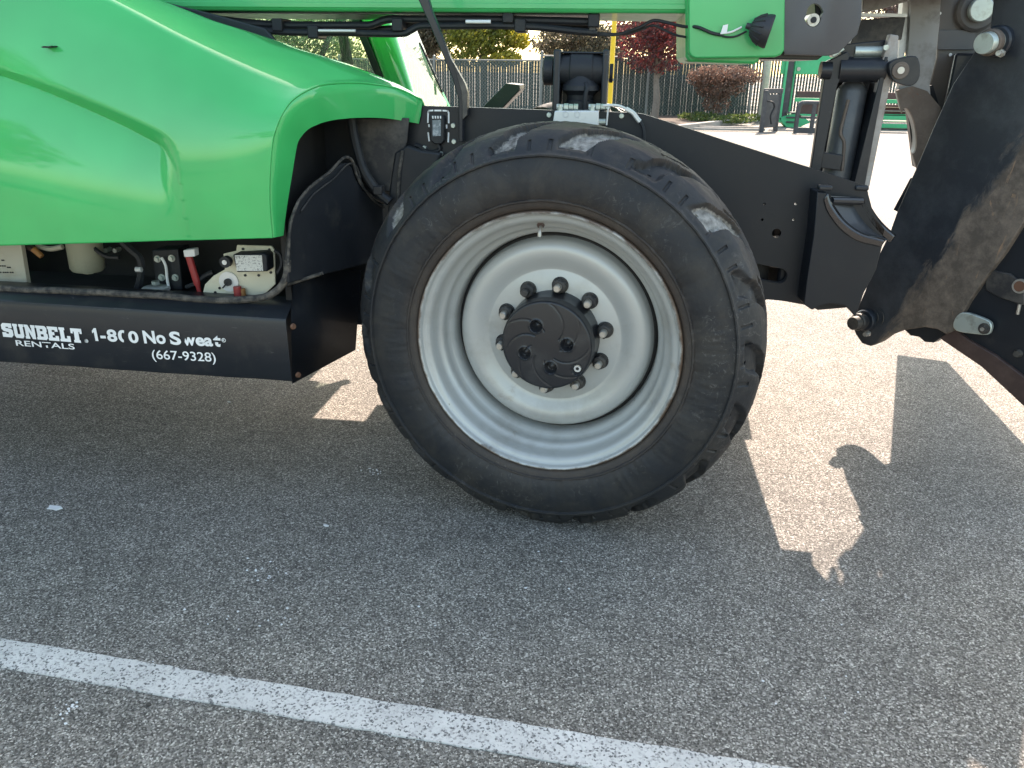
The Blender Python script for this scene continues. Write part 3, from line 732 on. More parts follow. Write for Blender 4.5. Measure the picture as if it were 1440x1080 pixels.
# slab capitals drawn on a 10 x 10 box
GL = {'S': [[(0,0),(8.2,0),(10,1.8),(10,5),(8.6,6.2),(4,6.6),(4,7.4),(6.2,7.4),(6.2,6.7),(9.6,6.7),(9.6,10),(1.8,10),(0,8.4),(0,5.6),(1.6,4.2),(6,3.6),(6,2.5),(3.8,2.5),(3.8,3.4),(0,3.4)]],
      'U': [[(1.8,0),(8.2,0),(9.4,1.6),(9.4,8.2),(10,8.2),(10,10),(5.6,10),(5.6,8.2),(6.2,8.2),(6.2,2.8),(3.8,2.8),(3.8,8.2),(4.4,8.2),(4.4,10),(0,10),(0,8.2),(.6,8.2),(.6,1.6)]],
      'N': [[(0,0),(4,0),(4,1.8),(3.6,1.8),(3.6,5.4),(6.4,0),(9.4,0),(9.4,8.2),(10,8.2),(10,10),(6,10),(6,8.2),(6.4,8.2),(6.4,5.0),(3.6,10),(0,10),(0,8.2),(.6,8.2),(.6,1.8),(0,1.8)]],
      'B': [[(0,0),(8.4,0),(10,1.6),(10,4.2),(9,5.1),(9.8,6),(9.8,8.6),(8.4,10),(0,10),(0,8.2),(.7,8.2),(.7,1.8),(0,1.8)]],
      'E': [[(0,0),(9.6,0),(9.6,3.6),(6.6,3.6),(6.6,2.3),(4,2.3),(4,4),(6,4),(6,6.2),(4,6.2),(4,7.7),(6.6,7.7),(6.6,6.6),(9.4,6.6),(9.4,10),(0,10),(0,8.2),(.7,8.2),(.7,1.8),(0,1.8)]],
      'L': [[(0,0),(9.6,0),(9.6,4.2),(6.6,4.2),(6.6,2.3),(4.4,2.3),(4.4,8.2),(5.2,8.2),(5.2,10),(0,10),(0,8.2),(.8,8.2),(.8,1.8),(0,1.8)]],
      'T': [[(2,0),(8,0),(8,1.8),(7.1,1.8),(7.1,7.7),(8,7.7),(8,6.4),(10,6.4),(10,10),(0,10),(0,6.4),(2,6.4),(2,7.7),(2.9,7.7),(2.9,1.8),(2,1.8)]]}
HOLES = {'B': [[(3.8,2.3),(6.3,2.3),(6.3,4),(3.8,4)], [(3.8,6.2),(6.1,6.2),(6.1,7.7),(3.8,7.7)]]}
yl = -.0012
p0, p1 = at(4.5,473.5,y=yl), at(118,482.5,y=yl); d = (p1-p0); L = d.length; d.normalize(); u = Vector((-d.z,0,d.x))
H0 = (at(2,454,y=yl)-p0).length
wdt = L/7
b = MB()
for i, ch in enumerate('SUNBELT'):
    o = p0+d*(i*wdt)
    def put(q): return o+d*(q[0]/10*wdt*.955)+u*(q[1]/10*H0)
    loop = GL[ch][0]
    if ch in HOLES:
        edges = []; 
        for lp in [loop]+HOLES[ch]:
            vv = [b.b.verts.new(put(q)) for q in lp]; edges += [b.b.edges.new((vv[k], vv[(k+1) % len(vv)])) for k in range(len(vv))]
        bmesh.ops.triangle_fill(b.b, use_beauty=True, edges=edges)
    else: b.b.faces.new([b.b.verts.new(put(q)) for q in loop])
b.build('lettering', WHITE, sill, 0)
def glyph_one(px0, py0, px1, cap):
    o, e = at(px0,py0,y=yl), at(px1,py0+.3,y=yl); h = (at(px0,py0-cap,y=yl)-o).length; d_ = e-o; u_ = Vector((-d_.z,0,d_.x)).normalized()*h
    b_ = MB(); b_.b.faces.new([b_.b.verts.new(o+d_*(x/10)+u_*(z/10)) for x, z in [(3.6,0),(8.8,0),(8.8,10),(5,10),(.6,7.9),(.6,5.9),(3.6,6.9)]])
    b_.build('lettering', WHITE, sill, 0)
lettering('RENTALS', (23,486), (105.5,491.5), 7.6, .012, parent=sill)
lettering('.', (119.5,481.5), (123.5,481.8), 20, .035, parent=sill)
glyph_one(131.5, 479.3, 139.5, 17.5)
lettering('-', (142.5,479.8), (150,480.0), 17.5, .035, parent=sill)
lettering('8', (152,480.2), (166,480.8), 17.0, .035, parent=sill)
lettering('0', (167.5,481), (182.5,481.8), 17, .035, parent=sill, cut=[((174.5,464),(174.0,486))])
lettering('0', (182,482), (196,482.6), 16.5, .035, parent=sill)
lettering('No' , (203,482.8), (234,483.8), 18, .035, parent=sill)
lettering('S' , (240,484.6), (255.5,485.2), 18.5, .035, parent=sill)
lettering('w' , (257.5,485.6), (276,486.2), 17, .035, parent=sill, cut=[((258.8,489),(261.2,466))])
lettering('ea' , (276,486.2), (300,487.2), 17.5, .035, parent=sill)
lettering('t' , (301,487.2), (312,487.8), 18, .035, parent=sill, cut=[((311.2,470),(309.6,492))])
lettering('(667-9328)', (214.5,504.5), (304,508.8), 12.5, .008, parent=sill)
def ring_r(px, py, rad):
    c_ = at(px,py,y=yl); b = MB(); vv = []
    for k in range(20):
        a = 2*math.pi*k/20; vv.append([c_+Vector((rad*math.cos(a),0,rad*math.sin(a))), c_+Vector((rad*.74*math.cos(a),0,rad*.74*math.sin(a)))])
    vv.append(vv[0]); b.grid(vv); b.build('lettering', WHITE, sill, 0)
ring_r(121.5,479.5,.0065); lettering('R', (119.7,481.6), (123.3,481.8), 4, .01, parent=sill)
ring_r(314.5,478.5,.0072); lettering('R', (312.6,481), (316.6,481.2), 4.8, .01, parent=sill)

# ---- wheel-arch interior seen past the front of the hood
arch = empty('wheel_arch', parent=T)
MB().box((-.845,.10,.70), (-.825,.50,1.30)).build('bulkhead', ENGINE, arch)
splash = [(406,398),(404,360),(410,310),(421,283),(437,264),(462,246),(480,230),(489,229),(495,236),(500,250),(510,268),(528,284),(552,294),(560,330),(520,370),(470,383)]
def chord_plane(px, py): return at(px, py, p=Vector((-.80,.06,.9)), n=Vector((.93,-.36,0)))
pts = [chord_plane(*q) for q in splash]
sp = MB().prism(pts, (-.012,.004,0)).build('splash_panel', PLASTIC, arch, bevel=.004)
bead = [(404,372),(407,320),(416,288),(434,264),(462,242),(476,227),(484,221),(492,223),(497,232),(501,247),(511,265),(528,280),(554,290)]
MB().tube(smooth([chord_plane(*q)+Vector((.004,-.004,0)) for q in bead], 5), .0048, 8).build('edge_bead', SEAL, arch)
bead2 = [(x+6, y+9) for x, y in bead[2:]]
MB().tube(smooth([chord_plane(*q)+Vector((.004,-.003,0)) for q in bead2], 5), .003, 8).build('edge_bead', DUSTY, arch)
wire('panel_seam', [(404,401),(430,392),(454,384)], .10, .0055, SEAL, arch)
lin = [(496,166),(575,166),(572,200),(560,235),(548,270),(530,266),(515,245),(503,215)]
MB().prism([at(*q, y=.44) for q in lin], (0,.01,0)).build('arch_liner', DUSTY, arch, bevel=.003)
wire('liner_rib', [(494,165),(500,200),(512,240),(532,270),(548,284)], .40, .016, PLASTIC, arch, 10)
MB().prism([at(*q, y=.43) for q in [(555,215),(572,205),(592,212),(620,216),(600,260),(560,310),(545,300),(548,262)]], (0,.04,0)).build('hose_guard', PLASTIC, arch, bevel=.006)
wire('liner_bead', [(566,212),(562,240),(560,270),(559,300)], .425, .006, SEAL, arch)
c = at(533,267,y=.40); MB().box(c+Vector((-.015,-.02,-.014)), c+Vector((.015,.02,.014))).build('liner_clip', DUSTY, arch, bevel=.003)

# ---- engine bay seen through the gap under the hood
eng = empty('engine_bay', parent=T)
MB().box((-3.0,.44,.60), (-.83,.47,1.2)).build('firewall', ENGINE, eng)
MB().box((-3.0,.10,.60), (-.86,.44,.665)).build('tray', ENGINE, eng)
MB().prism([at(*q, y=.16) for q in [(-160,330),(27,330),(39,404),(-160,404)]], (0,.02,0)).build('data_panel', PALE, eng, bevel=.002)
b = MB()
for k, (yy_, xs_) in enumerate([(374,(0,3,6)),(376,(10,13)),(383,(0,4,7,10,14,17)),(366,(2,4))]):
    for x_ in xs_:
        c = at(x_+1, yy_, y=.159); b.box(c+Vector((-.0028,-.001,-.0022)), c+Vector((.0028,0,.0022)))
b.build('panel_print', PLASTIC, eng, 0)
f0 = at(118,340,y=.24); f1 = at(124,381,y=.24)
ax = (f1-f0).normalized()
MB().tube([f0-ax*.08, f0, f1-ax*.012, f1-ax*.003, f1], [.058,.058,.056,.050,.034], 28).build('oil_filter', OLIVE, eng)
MB().cyl(f1, ax, .018, .008, 6).build('filter_nut', PALE, eng)
wire('fuel_line', [(25,342),(42,348),(50,353)], .2, .012, MAROON, eng)
MB().tube([at(47,350,y=.19), at(59,361,y=.19)], [.011,.009], 10).build('brass_fitting', ORANGE, eng)
wire('canister_edge', [(52,346),(70,350),(88,347)], .22, .009, PALE, eng)
wire('engine_hose', [(128,345),(140,355),(152,361),(168,362)], .22, .008, PLASTIC, eng)
wire('engine_hose', [(172,340),(185,352),(196,362),(199,378),(195,400),(190,416)], .20, .013, PLASTIC, eng)
wire('engine_hose', [(300,383),(288,388),(276,398),(262,404)], .18, .008, PLASTIC, eng)
c = at(196,379,y=.185); MB().cyl(c+Vector((-.012,0,0)), (1,0,0), .009, .02, 10).build('hose_clip', ALU, eng)
for q in [(155,350),(168,350)]:
    MB().cyl(at(*q, y=.3), (0,-1,0), .008, .03, 8).build('engine_bolt', ZINC, eng)
MB().prism([at(*q, y=.24) for q in [(213,352),(250,350),(257,408),(219,408)]], (0,.08,0)).build('terminal_block', PLASTIC, eng, bevel=.004)
for q in [(222,364),(242,363),(228,390),(247,390)]:
    c = at(*q, y=.24); b = MB(); b.cyl(c, (0,-1,0), .012, .004, 16); b.cyl(c+Vector((0,-.004,0)), (0,-1,0), .008, .009, 6); b.build('terminal_bolt', ZINC, eng)
wire('frayed_strap', [(227,362),(233,374),(235,392),(238,407)], .225, .005, WHITE, eng, 6)
c = at(219,404,y=.20); MB().tube([c+Vector((0,0,-.02)), c+Vector((0,0,-.004)), c, c+Vector((0,0,.002))], [.042,.042,.045,.040], 24).build('mount_puck', ALU, eng)
MB().cyl(at(219,400,y=.20), (0,0,1), .014, .012, 6).build('mount_nut', ZINC, eng)
b = MB(); b.tube(smooth([at(*q, y=.17) for q in [(265,358),(271,378),(276,394),(281,412)]], 4), [.0115]*10+[.008]*3, 10); b.build('battery_cable', REDP, eng)
MB().prism([at(*q, y=.15) for q in [(257,352),(273,350),(274,361),(259,362)]], (0,.03,0)).build('cable_label', WHITE, eng, bevel=.003)
MB().tube([at(280,410,y=.168), at(281,417,y=.168)], .006, 8).build('cable_end', ALU, eng)
brk = [(284,416),(288,400),(300,388),(316,379),(314,357),(332,353),(333,344.5),(382,346),(386,352),(387,400),(372,414),(340,417)]
MB().prism([at(*q, y=.14) for q in brk], (0,.008,0)).build('relay_bracket', CREAM, eng, bevel=.002)
MB().prism([at(*q, y=.085) for q in [(327,358),(370,356),(375,360),(376,382),(333,383)]], (0,.055,0)).build('relay_box', PLASTIC, eng, bevel=.004)
lab = MB().prism([at(*q, y=.0835) for q in [(330,359),(368,359),(370,381),(333,381)]], (0,.002,0)).build('relay_label', LABELM, eng, 0)
c = at(320,367,y=.11); MB().cyl(c, (0,-1,0), .018, .02, 20).build('relay_plug', PLASTIC, eng)
MB().cyl(c+Vector((0,-.02,0)), (0,-1,0), .008, .003, 14).build('plug_cap', ALU, eng)
c = at(322,396,y=.138); MB().cyl(c, (0,-1,0), .033, .003, 30).build('key_dial', ALU, eng)
MB().cyl(c+Vector((0,-.003,0)), (0,-1,0), .012, .010, 16).build('key_switch', PLASTIC, eng)
MB().tube([c+Vector((0,-.012,0)), at(313,405,y=.125)], .0025, 6).build('switch_key', PLASTIC, eng)
MB().cyl(at(333.5,403,y=.12), (0,0,-1), .013, .035, 12).build('red_cap', REDP, eng)
MB().cyl(at(341,406,y=.125), (0,0,-1), .009, .025, 12).build('brass_cap', ORANGE, eng)
for q in [(342,350),(379,351),(345,387),(364,387),(381,383),(309,405),(303,411)]:
    MB().cyl(at(*q, y=.1398), (0,-1,0), .0045, .003, 8).build('bracket_screw', PLASTIC, eng)
wire('relay_cable', [(386,352),(394,358),(396,372),(390,384)], .12, .006, PLASTIC, eng)

# ---- front wheel
WZ = .62
wheel = empty('wheel', (0,0,WZ), -.1423, T)
def tyre_mesh():
    half = [(.398,.035),(.408,.008),(.418,-.004),(.426,-.0065),(.4335,-.0085),(.4365,-.0145),(.4400,-.0150),(.4425,-.0125),(.450,-.017),(.470,-.022),(.500,-.023),(.530,-.018),(.548,-.0125),(.5555,-.010),(.559,-.0165),(.5635,-.0165),(.567,-.009),
            (.576,-.003),(.588,.006),(.600,.016),(.610,.025),(.618,.034),(.625,.044),(.631,.056),(.635,.068),(.638,.082),(.640,.097),(.6415,.112),(.6425,.127)]
    mid = .140
    fine = []
    for p_, q_ in zip(half, half[1:]):
        fine.append(p_)
        if q_[0] > .574:
            for t_ in (1/3, 2/3): fine.append((lerp(p_[0], q_[0], t_), lerp(p_[1], q_[1], t_)))
    half = fine+[half[-1], (.6428,.131), (.6429,.135)]
    prof = half+[(.643,mid)]+[(r, 2*mid-y) for r, y in reversed(half)]
    n = 900; NL = 18; verts = []; faces = []; dirt = []
    rnd = [random.random() for _ in range(NL*2)]
    for i in range(n):
        a = 2*math.pi*i/n; ca, sa = math.cos(a), math.sin(a)
        for (r, y) in prof:
            side = 0 if y < mid else 1
            w_ = max(0, min(1, (r-.578)/.022))              # tread pattern starts at the shoulder
            near = y if side == 0 else 2*mid-y
            skew = .26*(max(0, near)/.14)**1.3                             # grooves run slantwise across the tread
            wob = .024*noise.noise((ca*9, sa*9, near*30)) + .016*noise.noise((ca*26, sa*26, near*26))
            ph = ((a+skew+wob+(math.pi/NL if side else 0))*NL/(2*math.pi)) % 1.0
            li = int(((a+skew+(math.pi/NL if side else 0))*NL/(2*math.pi)) % NL)
            gw = .40+.12*rnd[li+NL*side] - .20*(near/.14)
            e = min(ph/.045, (gw-ph)/.045, 1) if ph < gw else 0
            e = max(0, e)
            reach = max(0, min(1, (.125-near)/.02))
            depth = .019*e*w_*reach
            # second, narrow sipe in the crown
            ph2 = (ph+.55) % 1.0
            if near > .085 and ph2 < .10: depth = max(depth, .010*min(1, (near-.085)/.01))
            chip = (.003*max(0, noise.noise((ca*22, sa*22, y*26))) + .006*max(0, noise.noise((ca*13+7, sa*13, y*40))-.3)) * w_
            rr = r-depth-chip+.0012*noise.noise((ca*40, sa*40, y*40))*(1 if r > .42 else 0)
            yy = y+(depth*.45 if side == 0 else -depth*.45)
            # short moulded ribs just inside the shoulder and ticks along the ridge
            if side == 0 and .570 < r < .602:
                k = (a*64/(2*math.pi)) % 1.0
                if k < .16 and noise.noise((math.floor(a*64/(2*math.pi))*3.1, 5, 0)) > -.25: yy += .006
            if side == 0 and .44 < r < .545:
                yy += .0045*noise.noise((ca*7, sa*7, r*9))+.0018*noise.noise((ca*31, sa*31, r*30))
            z = rr*sa
            if z < -WZ: z = -WZ+.0005                         # flattened where it stands
            if z < -WZ+.05 and side == 0 and r > .5: yy -= .010*(1-(z+WZ)/.05)
            verts.append((rr*ca, yy, z))
            dd = e*w_*reach*(.45+.9*rnd[li+NL*side])*(1.0 if sa > .45 else .72 if sa > .1 else .35)
            brown = max(0, min(1, (.46-r)/.05))*.9 + (.55 if r > .625 and depth < .004 else 0)*(.3+max(0, sa))
            dirt.append((min(1, dd), min(1, brown), 0, 1))
    k = len(prof)
    for i in range(n):
        j = (i+1) % n
        for q in range(k-1): faces.append((i*k+q, j*k+q, j*k+q+1, i*k+q+1))
    me = bpy.data.meshes.new('tyre'); me.from_pydata(verts, [], faces)
    ca_ = me.color_attributes.new('dirt', 'FLOAT_COLOR', 'POINT')
    for i, c_ in enumerate(dirt): ca_.data[i].color = c_
    return me
tyre = link('tyre', tyre_mesh(), RUBBER, wheel, 42)
rim_prof = [(.405,.06),(.4085,.02),(.4105,.004),(.4100,-.003),(.4065,-.0065),(.4020,-.0060),(.3985,-.001),(.3965,.006),(.3935,.010),(.386,.012),(.379,.016),(.374,.024),(.371,.036),(.3685,.050),(.364,.060),(.357,.066),(.352,.070),(.349,.077),(.3475,.088),(.345,.098),(.338,.106),(.331,.112),(.327,.122),(.3245,.14),(.322,.17),(.315,.20)]
MB().lathe(rim_prof, 160).build('rim', RIM, wheel, 60)
disc = [(.318,.20),(.3155,.165),(.3095,.142),(.3065,.132),(.3045,.124),(.300,.1165),(.293,.110),(.283,.1055),(.272,.1040),(.260,.1050),(.249,.1085),(.238,.1130),(.228,.1175),(.220,.1208),(.2145,.1222),(.2120,.1226),(.2095,.1214),(.10,.1214),(0,.1214)]
MB().lathe(disc, 160).build('wheel_disc', RIM, wheel, 60)
# black ring filling the gap between the rim and the disc
MB().lathe([(.322,.158),(.3165,.152),(.313,.150),(.3085,.1495)], 120).build('rim_seam', ENGINE, wheel)
for k in range(10):
    a = R(84.5)+k*2*math.pi/10; c = Vector((.1665*math.cos(a), .1214, .1665*math.sin(a)))
    b = MB()
    b.cyl(c, (0,-1,0), .0265, .006, 24, .026); b.cyl(c+Vector((0,-.006,0)), (0,-1,0), .0240, .020, 6, .0232); b.cyl(c+Vector((0,-.026,0)), (0,-1,0), .0215, .004, 20, .016)
    nut = b.build('lug_nut', DUSTY, wheel, bevel=.0015)
    b = MB(); b.cyl(c+Vector((0,-.028,0)), (0,-1,0), .0120, .024, 16, .0115); b.cyl(c+Vector((0,-.052,0)), (0,-1,0), .0115, .003, 16, .009)
    b.build('wheel_stud', STEELBOLT if k != 1 else DUSTY, wheel)
# hub cover with four dimples and swirling grooves
def hub_cover():
    n, mr = 180, 60; rows_ = []; r0 = .1395
    dim = [(118,.068),(9,.066),(204,.072),(284,.070)]
    for i in range(mr+1):
        r = r0*i/mr; row = []
        for k in range(n+1):
            a = 2*math.pi*k/n; x, z = r*math.cos(a), r*math.sin(a)
            y = .012+.006*(r/r0)**2
            if r > r0*.965: y += .006*((r/r0-.965)/.035)**2
            for da, dr in dim:
                dx, dz = x-dr*math.cos(R(da)), z-dr*math.sin(R(da)); q = math.hypot(dx, dz)
                if q < .0185: y += .020*(1-max(0, (q-.0135)/.005) if q > .0135 else 1)*(1-.35*max(0, 1-q/.0135))
                elif q < .0235: y -= .0022*math.sin(math.pi*(q-.0185)/.005)
            for s_ in range(4):
                for off in (0, 34):
                    ang = R(dim[s_][0])-R(26)+R(off)*1.25 + 1.15*(max(0, r-.03)/.11)**1.3
                    dth = (a-ang+math.pi) % (2*math.pi)-math.pi
                    q = abs(dth)*r
                    if r > .046 and q < .0032: y += .0028*(1-q/.0032)
            # broken corner low on the right
            ex, ez = x-.098, z+.066
            q = math.hypot(ex, ez)
            if q < .017: y += .014*min(1, (.017-q)/.004)
            row.append((x, y, z))
        rows_.append(row)
    ring = rows_[-1]
    for dr, y in ((.0,.022),(.0015,.026),(.0025,.042),(.0045,.046),(.0052,.052),(.0045,.058),(.006,.09),(.008,.1214)):
        rows_.append([((r0+dr)*math.cos(2*math.pi*k/n), y, (r0+dr)*math.sin(2*math.pi*k/n)) for k in range(n+1)])
    return MB().grid(rows_).build('hub_cover', PLASTIC_HUB, wheel, 40)
PLASTIC_HUB = paint('hub_cover_plastic', (.016,.0175,.021), .36, grime=(.05,.05,.05), gscale=16, gpos=(.55,.85), wear=(.15,.15,.15), wscale=70, wpos=(.74,.77), bscale=180, bstr=.10)
hub_cover()
MB().cyl((.098,.030,-.066), (0,-1,0), .0125, .004, 14, .011).build('hub_screw', ALU, wheel)
MB().cyl((.098,.0265,-.066), (0,-1,0), .005, .002, 10).build('screw_hole', PLASTIC, wheel)
b = MB(); b.tube(smooth([(-.037,.085,.352),(-.036,.06,.350),(-.035,.045,.342),(-.0345,.04,.325)], 4), .0062, 8); b.build('valve_stem', STEELBOLT, wheel)
MB().cyl((-.037,.07,.356), (0,-1,0), .011, .012, 8).build('valve_nut', MAROON, wheel)
# other wheels share these meshes
def copy_wheel(loc, rz):
    r_ = wheel.copy(); COL.objects.link(r_); r_.location = loc; r_.rotation_euler = (0,0,rz)
    for ch in list(wheel.children):
        c_ = ch.copy(); COL.objects.link(c_); c_.parent = r_
    return r_
copy_wheel((0,2.16,WZ), math.pi-.1423)
copy_wheel((-3.25,.0,WZ), .05); copy_wheel((-3.25,2.16,WZ), math.pi)

# ---- boom nose: gooseneck plates, tilt linkage and carriage on the right
GH = 1.20
pts = [at(*q, y=GH) for q in [(1284,-60),(1326,-60),(1322,30),(1316,85),(1308,118),(1310,150),(1330,205),(1320,250),(1290,236),(1275,180),(1262,128),(1276,95)]]
hook = MB().prism(pts, (0,.04,0)).build('link_plate', GREYPLATE, T, bevel=.004)
oval = []
c = (1289,186)
for k in range(24):
    a = 2*math.pi*k/24; oval.append((c[0]+10*math.cos(a)*1.0-8*math.sin(a)*.62, c[1]-33*math.sin(a)))
carve(hook, [MB().prism([at(*q, y=GH-.1) for q in oval], (0,.3,0))])
for q in [(1262,128),(1275,180)]: pass
pts = [at(*q, y=GH-.014) for q in [(1261,127),(1283,121),(1304,128),(1322,150),(1344,205),(1328,252),(1290,238),(1273,180)]]
le = MB().prism(pts, (0,.013,0)).build('link_edge', RUSTY, hook)
carve(le, [MB().prism([at(*q, y=GH-.1) for q in oval], (0,.3,0))])
LY2 = .78
pts = [at(*q, y=LY2) for q in [(1250,92),(1256,85),(1268,81),(1288,79),(1294,92),(1292,112),(1280,121),(1262,117),(1253,109)]]
lug = MB().prism(smooth(pts, 3, True), (0,.03,0)).build('eye_lug', BLACK, hook, bevel=.003)
c = at(1266,99,y=LY2); b = MB(); b.tube([c+Vector((0,.001,0)), c+Vector((0,-.006,0))], .028, 24); b.build('eye_boss', RUSTY, hook, bevel=.002)
MB().cyl(c+Vector((0,-.007,0)), (0,-1,0), .0115, .002, 20).build('eye_pin', STEELBOLT, hook)
MB().prism([at(*q, y=GH+.03) for q in [(1270,0),(1284,0),(1278,50),(1268,95),(1262,95)]], (0,.05,0)).build('warning_plate', ALU, hook)
MB().prism([at(*q, y=GH+.045) for q in [(1272,122),(1312,120),(1345,230),(1312,248),(1286,234)]], (0,.03,0)).build('hole_dark_backing', BLACK, hook)  # dark plate added so the oval hole looks shaded
# head plate behind the pins
pts = [at(*q, y=1.32) for q in [(1322,-60),(1470,-60),(1470,200),(1400,215),(1330,205),(1312,140),(1308,118),(1318,80)]]
hd = MB().prism(pts, (0,.03,0)).build('gooseneck_plate', HEADPLATE, T, bevel=.004)
pts = [at(*q, y=1.31) for q in [(1320,42),(1372,42),(1370,70),(1318,70)]]
MB().prism(pts, (0,.012,0)).build('gooseneck_rib', BOOMGREY, hd, bevel=.002)
c = at(1376,14,y=1.30)
b = MB(); b.tube([c+Vector((0,.02,0)), c+Vector((0,-.0,0)), c+Vector((0,-.008,0))], [.079,.077,.066], 36); b.build('pin_boss', HEADPLATE, hd)
b = MB(); b.tube([c+Vector((0,-.006,0)), c+Vector((0,-.03,0)), c+Vector((0,-.033,0))], [.044,.044,.040], 36); b.build('pin_end', ZINC, hd)
for q in [(1321,19),(1321,50),(1336,77)]: MB().cyl(at(*q, y=1.318), (0,-1,0), .006, .005, 8).build('grease_nipple', ALU, hd)
# boom nose tube going on beyond the frame
MB().box((at(1350,0,y=1.36).x, 1.36, 1.25), (2.3,1.6,2.05)).build('gooseneck_core', BLACK, T, bevel=.02)

# tilt cylinder channel behind the nose
ch = empty('tilt_linkage', parent=T)
CY = .82; K = .903
def cpl(px, py, dy=0): return at(px, py, y=CY+dy*K)
MB().prism([cpl(1163,86), cpl(1172,82), cpl(1192,72), cpl(1195,80), cpl(1178,120), cpl(1154,240), cpl(1148,262), cpl(1137,258), cpl(1150,170)], (0,.03*K,0)).build('channel_side', BLACK, ch, bevel=.003)
MB().prism([cpl(1252,48), cpl(1264,50), cpl(1262,84), cpl(1250,130), cpl(1223,262), cpl(1202,262), cpl(1228,150), cpl(1241,85)], (0,.04*K,0)).build('channel_side', BARESTEEL, ch, bevel=.003)
MB().prism([cpl(1245,80,-.006), cpl(1249,80,-.006), cpl(1216,262,-.006), cpl(1200,262,-.006)], (0,.12*K,0)).build('channel_lip', BLACK, ch, bevel=.002)
MB().prism([cpl(1170,110,.14), cpl(1245,110,.14), cpl(1214,255,.14), cpl(1150,255,.14)], (0,.02*K,0)).build('channel_back', BLACK, ch)
a, c_ = cpl(1178,98,.03), cpl(1243,98,.03); MB().tube([a, c_], .046*K, 28).build('cross_tube', BLACK, ch)
a, c_ = cpl(1201,72.5,.06), cpl(1241,72.5,.06); MB().tube([a, c_], .022*K, 20).build('hinge_pin', ZINC, ch)
MB().prism([cpl(1186,62,.05), cpl(1256,55,.05), cpl(1250,86,.05), cpl(1180,86,.05)], (0,.10*K,0)).build('hinge_block', BLACK, ch, bevel=.004)
MB().cyl(cpl(1245,67), (0,-1,0), .010*K, .012*K, 10).build('hinge_bolt', ZINC, ch)
a, c_ = cpl(1199,122,.09), cpl(1174,262,.09); d = (c_-a).normalized()
MB().tube([a-d*.02, a, a+d*.015, c_], [.03*K,.05*K,.058*K,.058*K], 28).build('tilt_cylinder', CYLGREY, ch)
wire('cylinder_pipe', [(1193,140),(1188,160),(1184,175),(1182,188),(1187,200),(1186,220),(1184,240)], CY+.03*K, .0065*K, RUSTY, ch)
MB().prism([cpl(1158,214,.02), cpl(1186,218,.02), cpl(1182,240,.02), cpl(1152,236,.02)], (0,.05*K,0)).build('pipe_clamp', BLACK, ch, bevel=.003)
c = cpl(1164,99); 
MB().tube([c+Vector((.01,0,0)), c+Vector((-.028*K,0,0))], .032*K, 16).build('pivot_end', BLACK, ch)
MB().tube([cpl(1158,94), cpl(1166,91)], .014*K, 10).build('pivot_nut', ZINC, ch)
MB().prism([cpl(1168,76,.02), cpl(1186,66,.02), cpl(1188,70,.02), cpl(1172,81,.02)], (0,.05*K,0)).build('hinge_tab', ZINC, ch, bevel=.002)
# dark cover plates that close the view above the linkage
MB().prism([at(*q, y=1.2) for q in [(1208,28),(1274,23),(1268,56),(1196,62)]], (0,.05*K,0)).build('linkage_cover', DUSTY, T, bevel=.003)
MB().prism([at(*q, y=1.18) for q in [(1212,18),(1276,19.5),(1276,24),(1211,23)]], (0,.06*K,0)).build('linkage_lip', ALU, T)
MB().prism([at(*q, y=1.18) for q in [(1214,-40),(1282,-40),(1276,2),(1235,14),(1213,17)]], (0,.06*K,0)).build('linkage_arm', GREYPLATE, T, bevel=.003)

